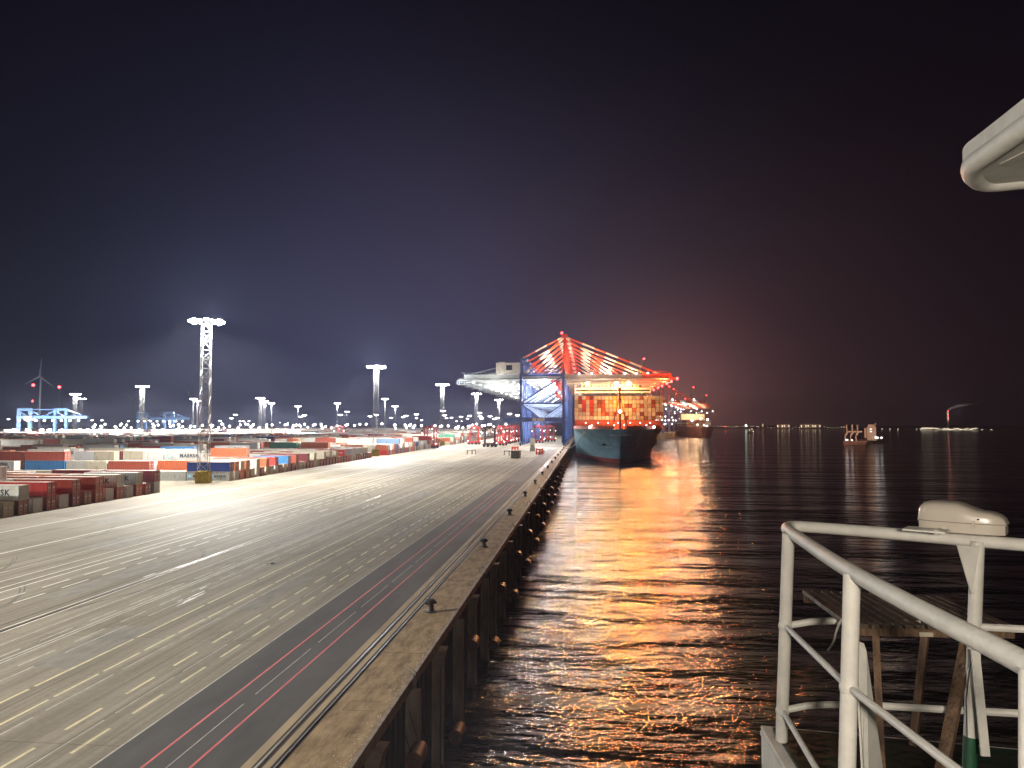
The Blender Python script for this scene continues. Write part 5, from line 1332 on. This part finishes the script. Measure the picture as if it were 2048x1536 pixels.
# table
LZ = 15.06
TL, TF, TR, TN = gz(1603, 1179, LZ), gz(1891, 1192, LZ), gz(2036, 1253, LZ), gz(1696, 1248, LZ)
r = empty('slatted_table', (TL + TR) / 2 - Vector((0, 0, LZ - ZD))); O2 = r.location.copy()
for k in range(15):
    a, c = k / 15 + .006, (k + 1) / 15 - .014
    if k in (0, 14): pass
    q = [TL.lerp(TF, a), TL.lerp(TF, c), TN.lerp(TR, c), TN.lerp(TR, a)]; q = [p - O2 for p in q]
    mb = MB(); mb.add(q + [p - Vector((0, 0, .022)) for p in q], [(0, 1, 2, 3), (7, 6, 5, 4), (0, 4, 5, 1), (1, 5, 6, 2), (2, 6, 7, 3), (3, 7, 4, 0)]); mb.build('slat', M['wood_top'], r)
dn = Vector((0, 0, -.042))
for (p, q, nme) in ((TN.lerp(TL, .06), TR.lerp(TF, .06), 'front_apron'), (TL.lerp(TN, .06), TF.lerp(TR, .06), 'rear_apron')):
    b = MB(); b.beam(p - O2 + dn, q - O2 + dn, .025, .04); b.build(nme, M['wood'], r)
for (u0, v0, u1, v1, w_) in ((1751, 1258, 1766, 1590, .030), (1937, 1268, 1872, 1600, .050), (1856, 1216, 1826, 1492, .036), (1690, 1225, 1706, 1515, .036)):
    b = MB(); b.beam(gz(u0, v0, 15.0) - O2, gz(u1, v1, ZD) - O2, w_, .03); b.build('leg', M['wood'], r)
b = MB(); b.box(-.03, .03, -.01, .01, -.01, .01); o = b.build('hinge_block', M['plate_white'], r); o.location = at(1851, 1268, 3.52) - O2
tag(r, 'weathered folding table with wooden slats inside the ship railing', 'table')
# white moulded case on the rail
c = 3.50; s_ = c / 1500
base = at(1926, 1062, c); r = empty('moulded_case', base, 0)
xd = (far[4] - far[3]).normalized(); yd = Vector((-xd.y, xd.x, 0)); r.rotation_euler.z = math.atan2(xd.y, xd.x)
def hull_shape(prof, dep, name, z0, par):
    mb = MB(); n = 14
    for (x, h, d) in prof:
        for k in range(n + 1):
            t = PI * k / n; cx = math.copysign(abs(math.cos(t)) ** .55, math.cos(t)); sx_ = abs(math.sin(t)) ** .5
            mb.v.append((x, cx * d, z0 + sx_ * h))
    for i in range(len(prof) - 1):
        for k in range(n): mb.f.append((i * (n + 1) + k, i * (n + 1) + k + 1, (i + 1) * (n + 1) + k + 1, (i + 1) * (n + 1) + k)); mb.m.append(0)
    mb.f.append(tuple(range(n + 1))); mb.m.append(0); mb.f.append(tuple((len(prof) - 1) * (n + 1) + k for k in range(n + 1))[::-1]); mb.m.append(0)
    return mb.build(name, M['case'], par, True)
W = 150 * s_
prof = [(-.5, .02), (-.495, .055), (-.475, .085), (-.44, .102), (-.38, .113), (-.25, .118), (-.05, .116), (.02, .108), (.10, .092), (.18, .078), (.27, .070), (.36, .064), (.43, .052), (.475, .036), (.495, .02), (.5, .01)]
hull_shape([(x * W, h * .74, .095 * (1 - abs(x * 2) ** 6 * .35) * (1 if x < 0 else 1 - .18 * x * 2)) for x, h in prof], .1, 'lid', .050, r)
mb = MB(); pts = []
for (x, h) in prof: pts.append((x * W * .985, -.092 * (1 - abs(x * 2) ** 6 * .35) * (1 if x < 0 else 1 - .18 * x * 2)))
pts += [(x, -y) for x, y in pts[::-1]]
mb.prism(pts, .0, .044); mb.build('base_shell', M['case'], r, True)
mb = MB(); mb.prism([(x * 1.03, y * 1.03) for x, y in pts], .043, .052); mb.build('seam_rim', M['case'], r)
mb = MB(); mb.prism([(x * 1.036, y * 1.036) for x, y in pts], .0455, .0485); mb.build('seam_gasket', M['box_grey'], r)
mb = MB(); mb.box(.05, .062, -.100, -.092, .030, .058); mb.build('latch', M['case'], r)
mb = MB(); mb.tube([(.075, -.097, .068), (.075, -.085, .068)], .004, 8); mb.tube([(.09, -.02, .103), (.09, .02, .103)], .005, 6); mb.build('rivets', M['letter_dark'], r)
tag(r, 'white moulded plastic case resting on the far top rail', 'case')
r2 = empty('rail_bracket', at(1862, 1059, 3.46)); r2.rotation_euler.z = r.rotation_euler.z
mb = MB(); mb.box(-.105, .07, -.07, .05, -.006, .002); mb.build('plate', M['ship_white'], r2)
mb = MB(); mb.tube([(.03, -.05, -.004), (.03, .04, -.004)], .011, 8); mb.build('clamp', M['ship_white'], r2, True)
tag(r2, 'small flat metal bracket clamped to the rail under the white case', 'bracket')
# roof corner
ZE = 17.15
ep = [gz(2500, 322, ZE), gz(2048, 358, ZE), gz(1985, 366, ZE), gz(1957, 362, ZE), gz(1942, 345, ZE), gz(1946, 326, ZE), gz(1975, 307, ZE), gz(2048, 255, ZE), gz(2500, -75, ZE)]
O3 = gz(1960, 345, ZE); r = empty('roof_corner', O3)
sm_ = bez(ep, 3)
b = MB(); b.tube([p - O3 for p in sm_], .045, 14); b.build('rolled_edge', M['ship_white'], r, True)
inner = [p for p in sm_]
b = MB(); cen = gz(2500, 240, ZE); ex = [p + (p - cen).normalized() * .035 for p in inner]
b.prism([((p - O3).x, (p - O3).y) for p in ex], -.02, .085); b.build('roof_plate', M['ship_white'], r)
b = MB(); q0 = gz(2010, 318, ZE); q1 = gz(2500, 75, ZE); b.beam(q0 - O3 + Vector((0, 0, .0)), q1 - O3, .05, .05); b.build('underside_rib', M['ship_white'], r)
tag(r, 'white overhanging roof corner with rolled edge at upper right', 'roof')
# the deck lamp hanging under that roof, behind the camera
r = empty('deck_lamp', (.1, -1.45, 16.35)); b = MB(); b.lathe([(.12, 0), (.14, .05), (.10, .12)], n=14); b.build('housing', M['ship_white'], r); b = MB(); b.lathe([(.04, -.07), (.10, -.03), (.11, 0)], n=14); b.build('bulb_glass', emit('deck_lamp_glow', (1, .85, .65), 8), r)
lamp('deck_lamp_light', 'POINT', (.1, -1.3, 16.3), 520, (1, .87, .71), .12)
lamp('hull_side_light', 'SPOT', (-.1, 1.6, 15.2), 7e3, (1, .82, .62), .12, None, 100, .7, (-.75, 1, -.35))
tag(r, 'round deck lamp under the ship roof behind the camera', 'lamp')

# ================================================================ HAZE (lit night air)
hm = bpy.data.materials.new('night_haze'); hm.use_nodes = True; t = hm.node_tree; t.nodes.clear()
o_ = N(t, 'ShaderNodeOutputMaterial'); pv = N(t, 'ShaderNodeVolumePrincipled'); pv.inputs['Density'].default_value = .00011
pv.inputs['Color'].default_value = (.62, .68, 1, 1); pv.inputs['Anisotropy'].default_value = .1
L(t, pv.outputs[0], o_.inputs['Volume'])
b = MB(); b.box(-6900, 6900, -450, 6900, -15, 170); o = b.build('haze', hm); tag(o, 'thin night haze glowing around the floodlights', 'haze', kind='stuff')
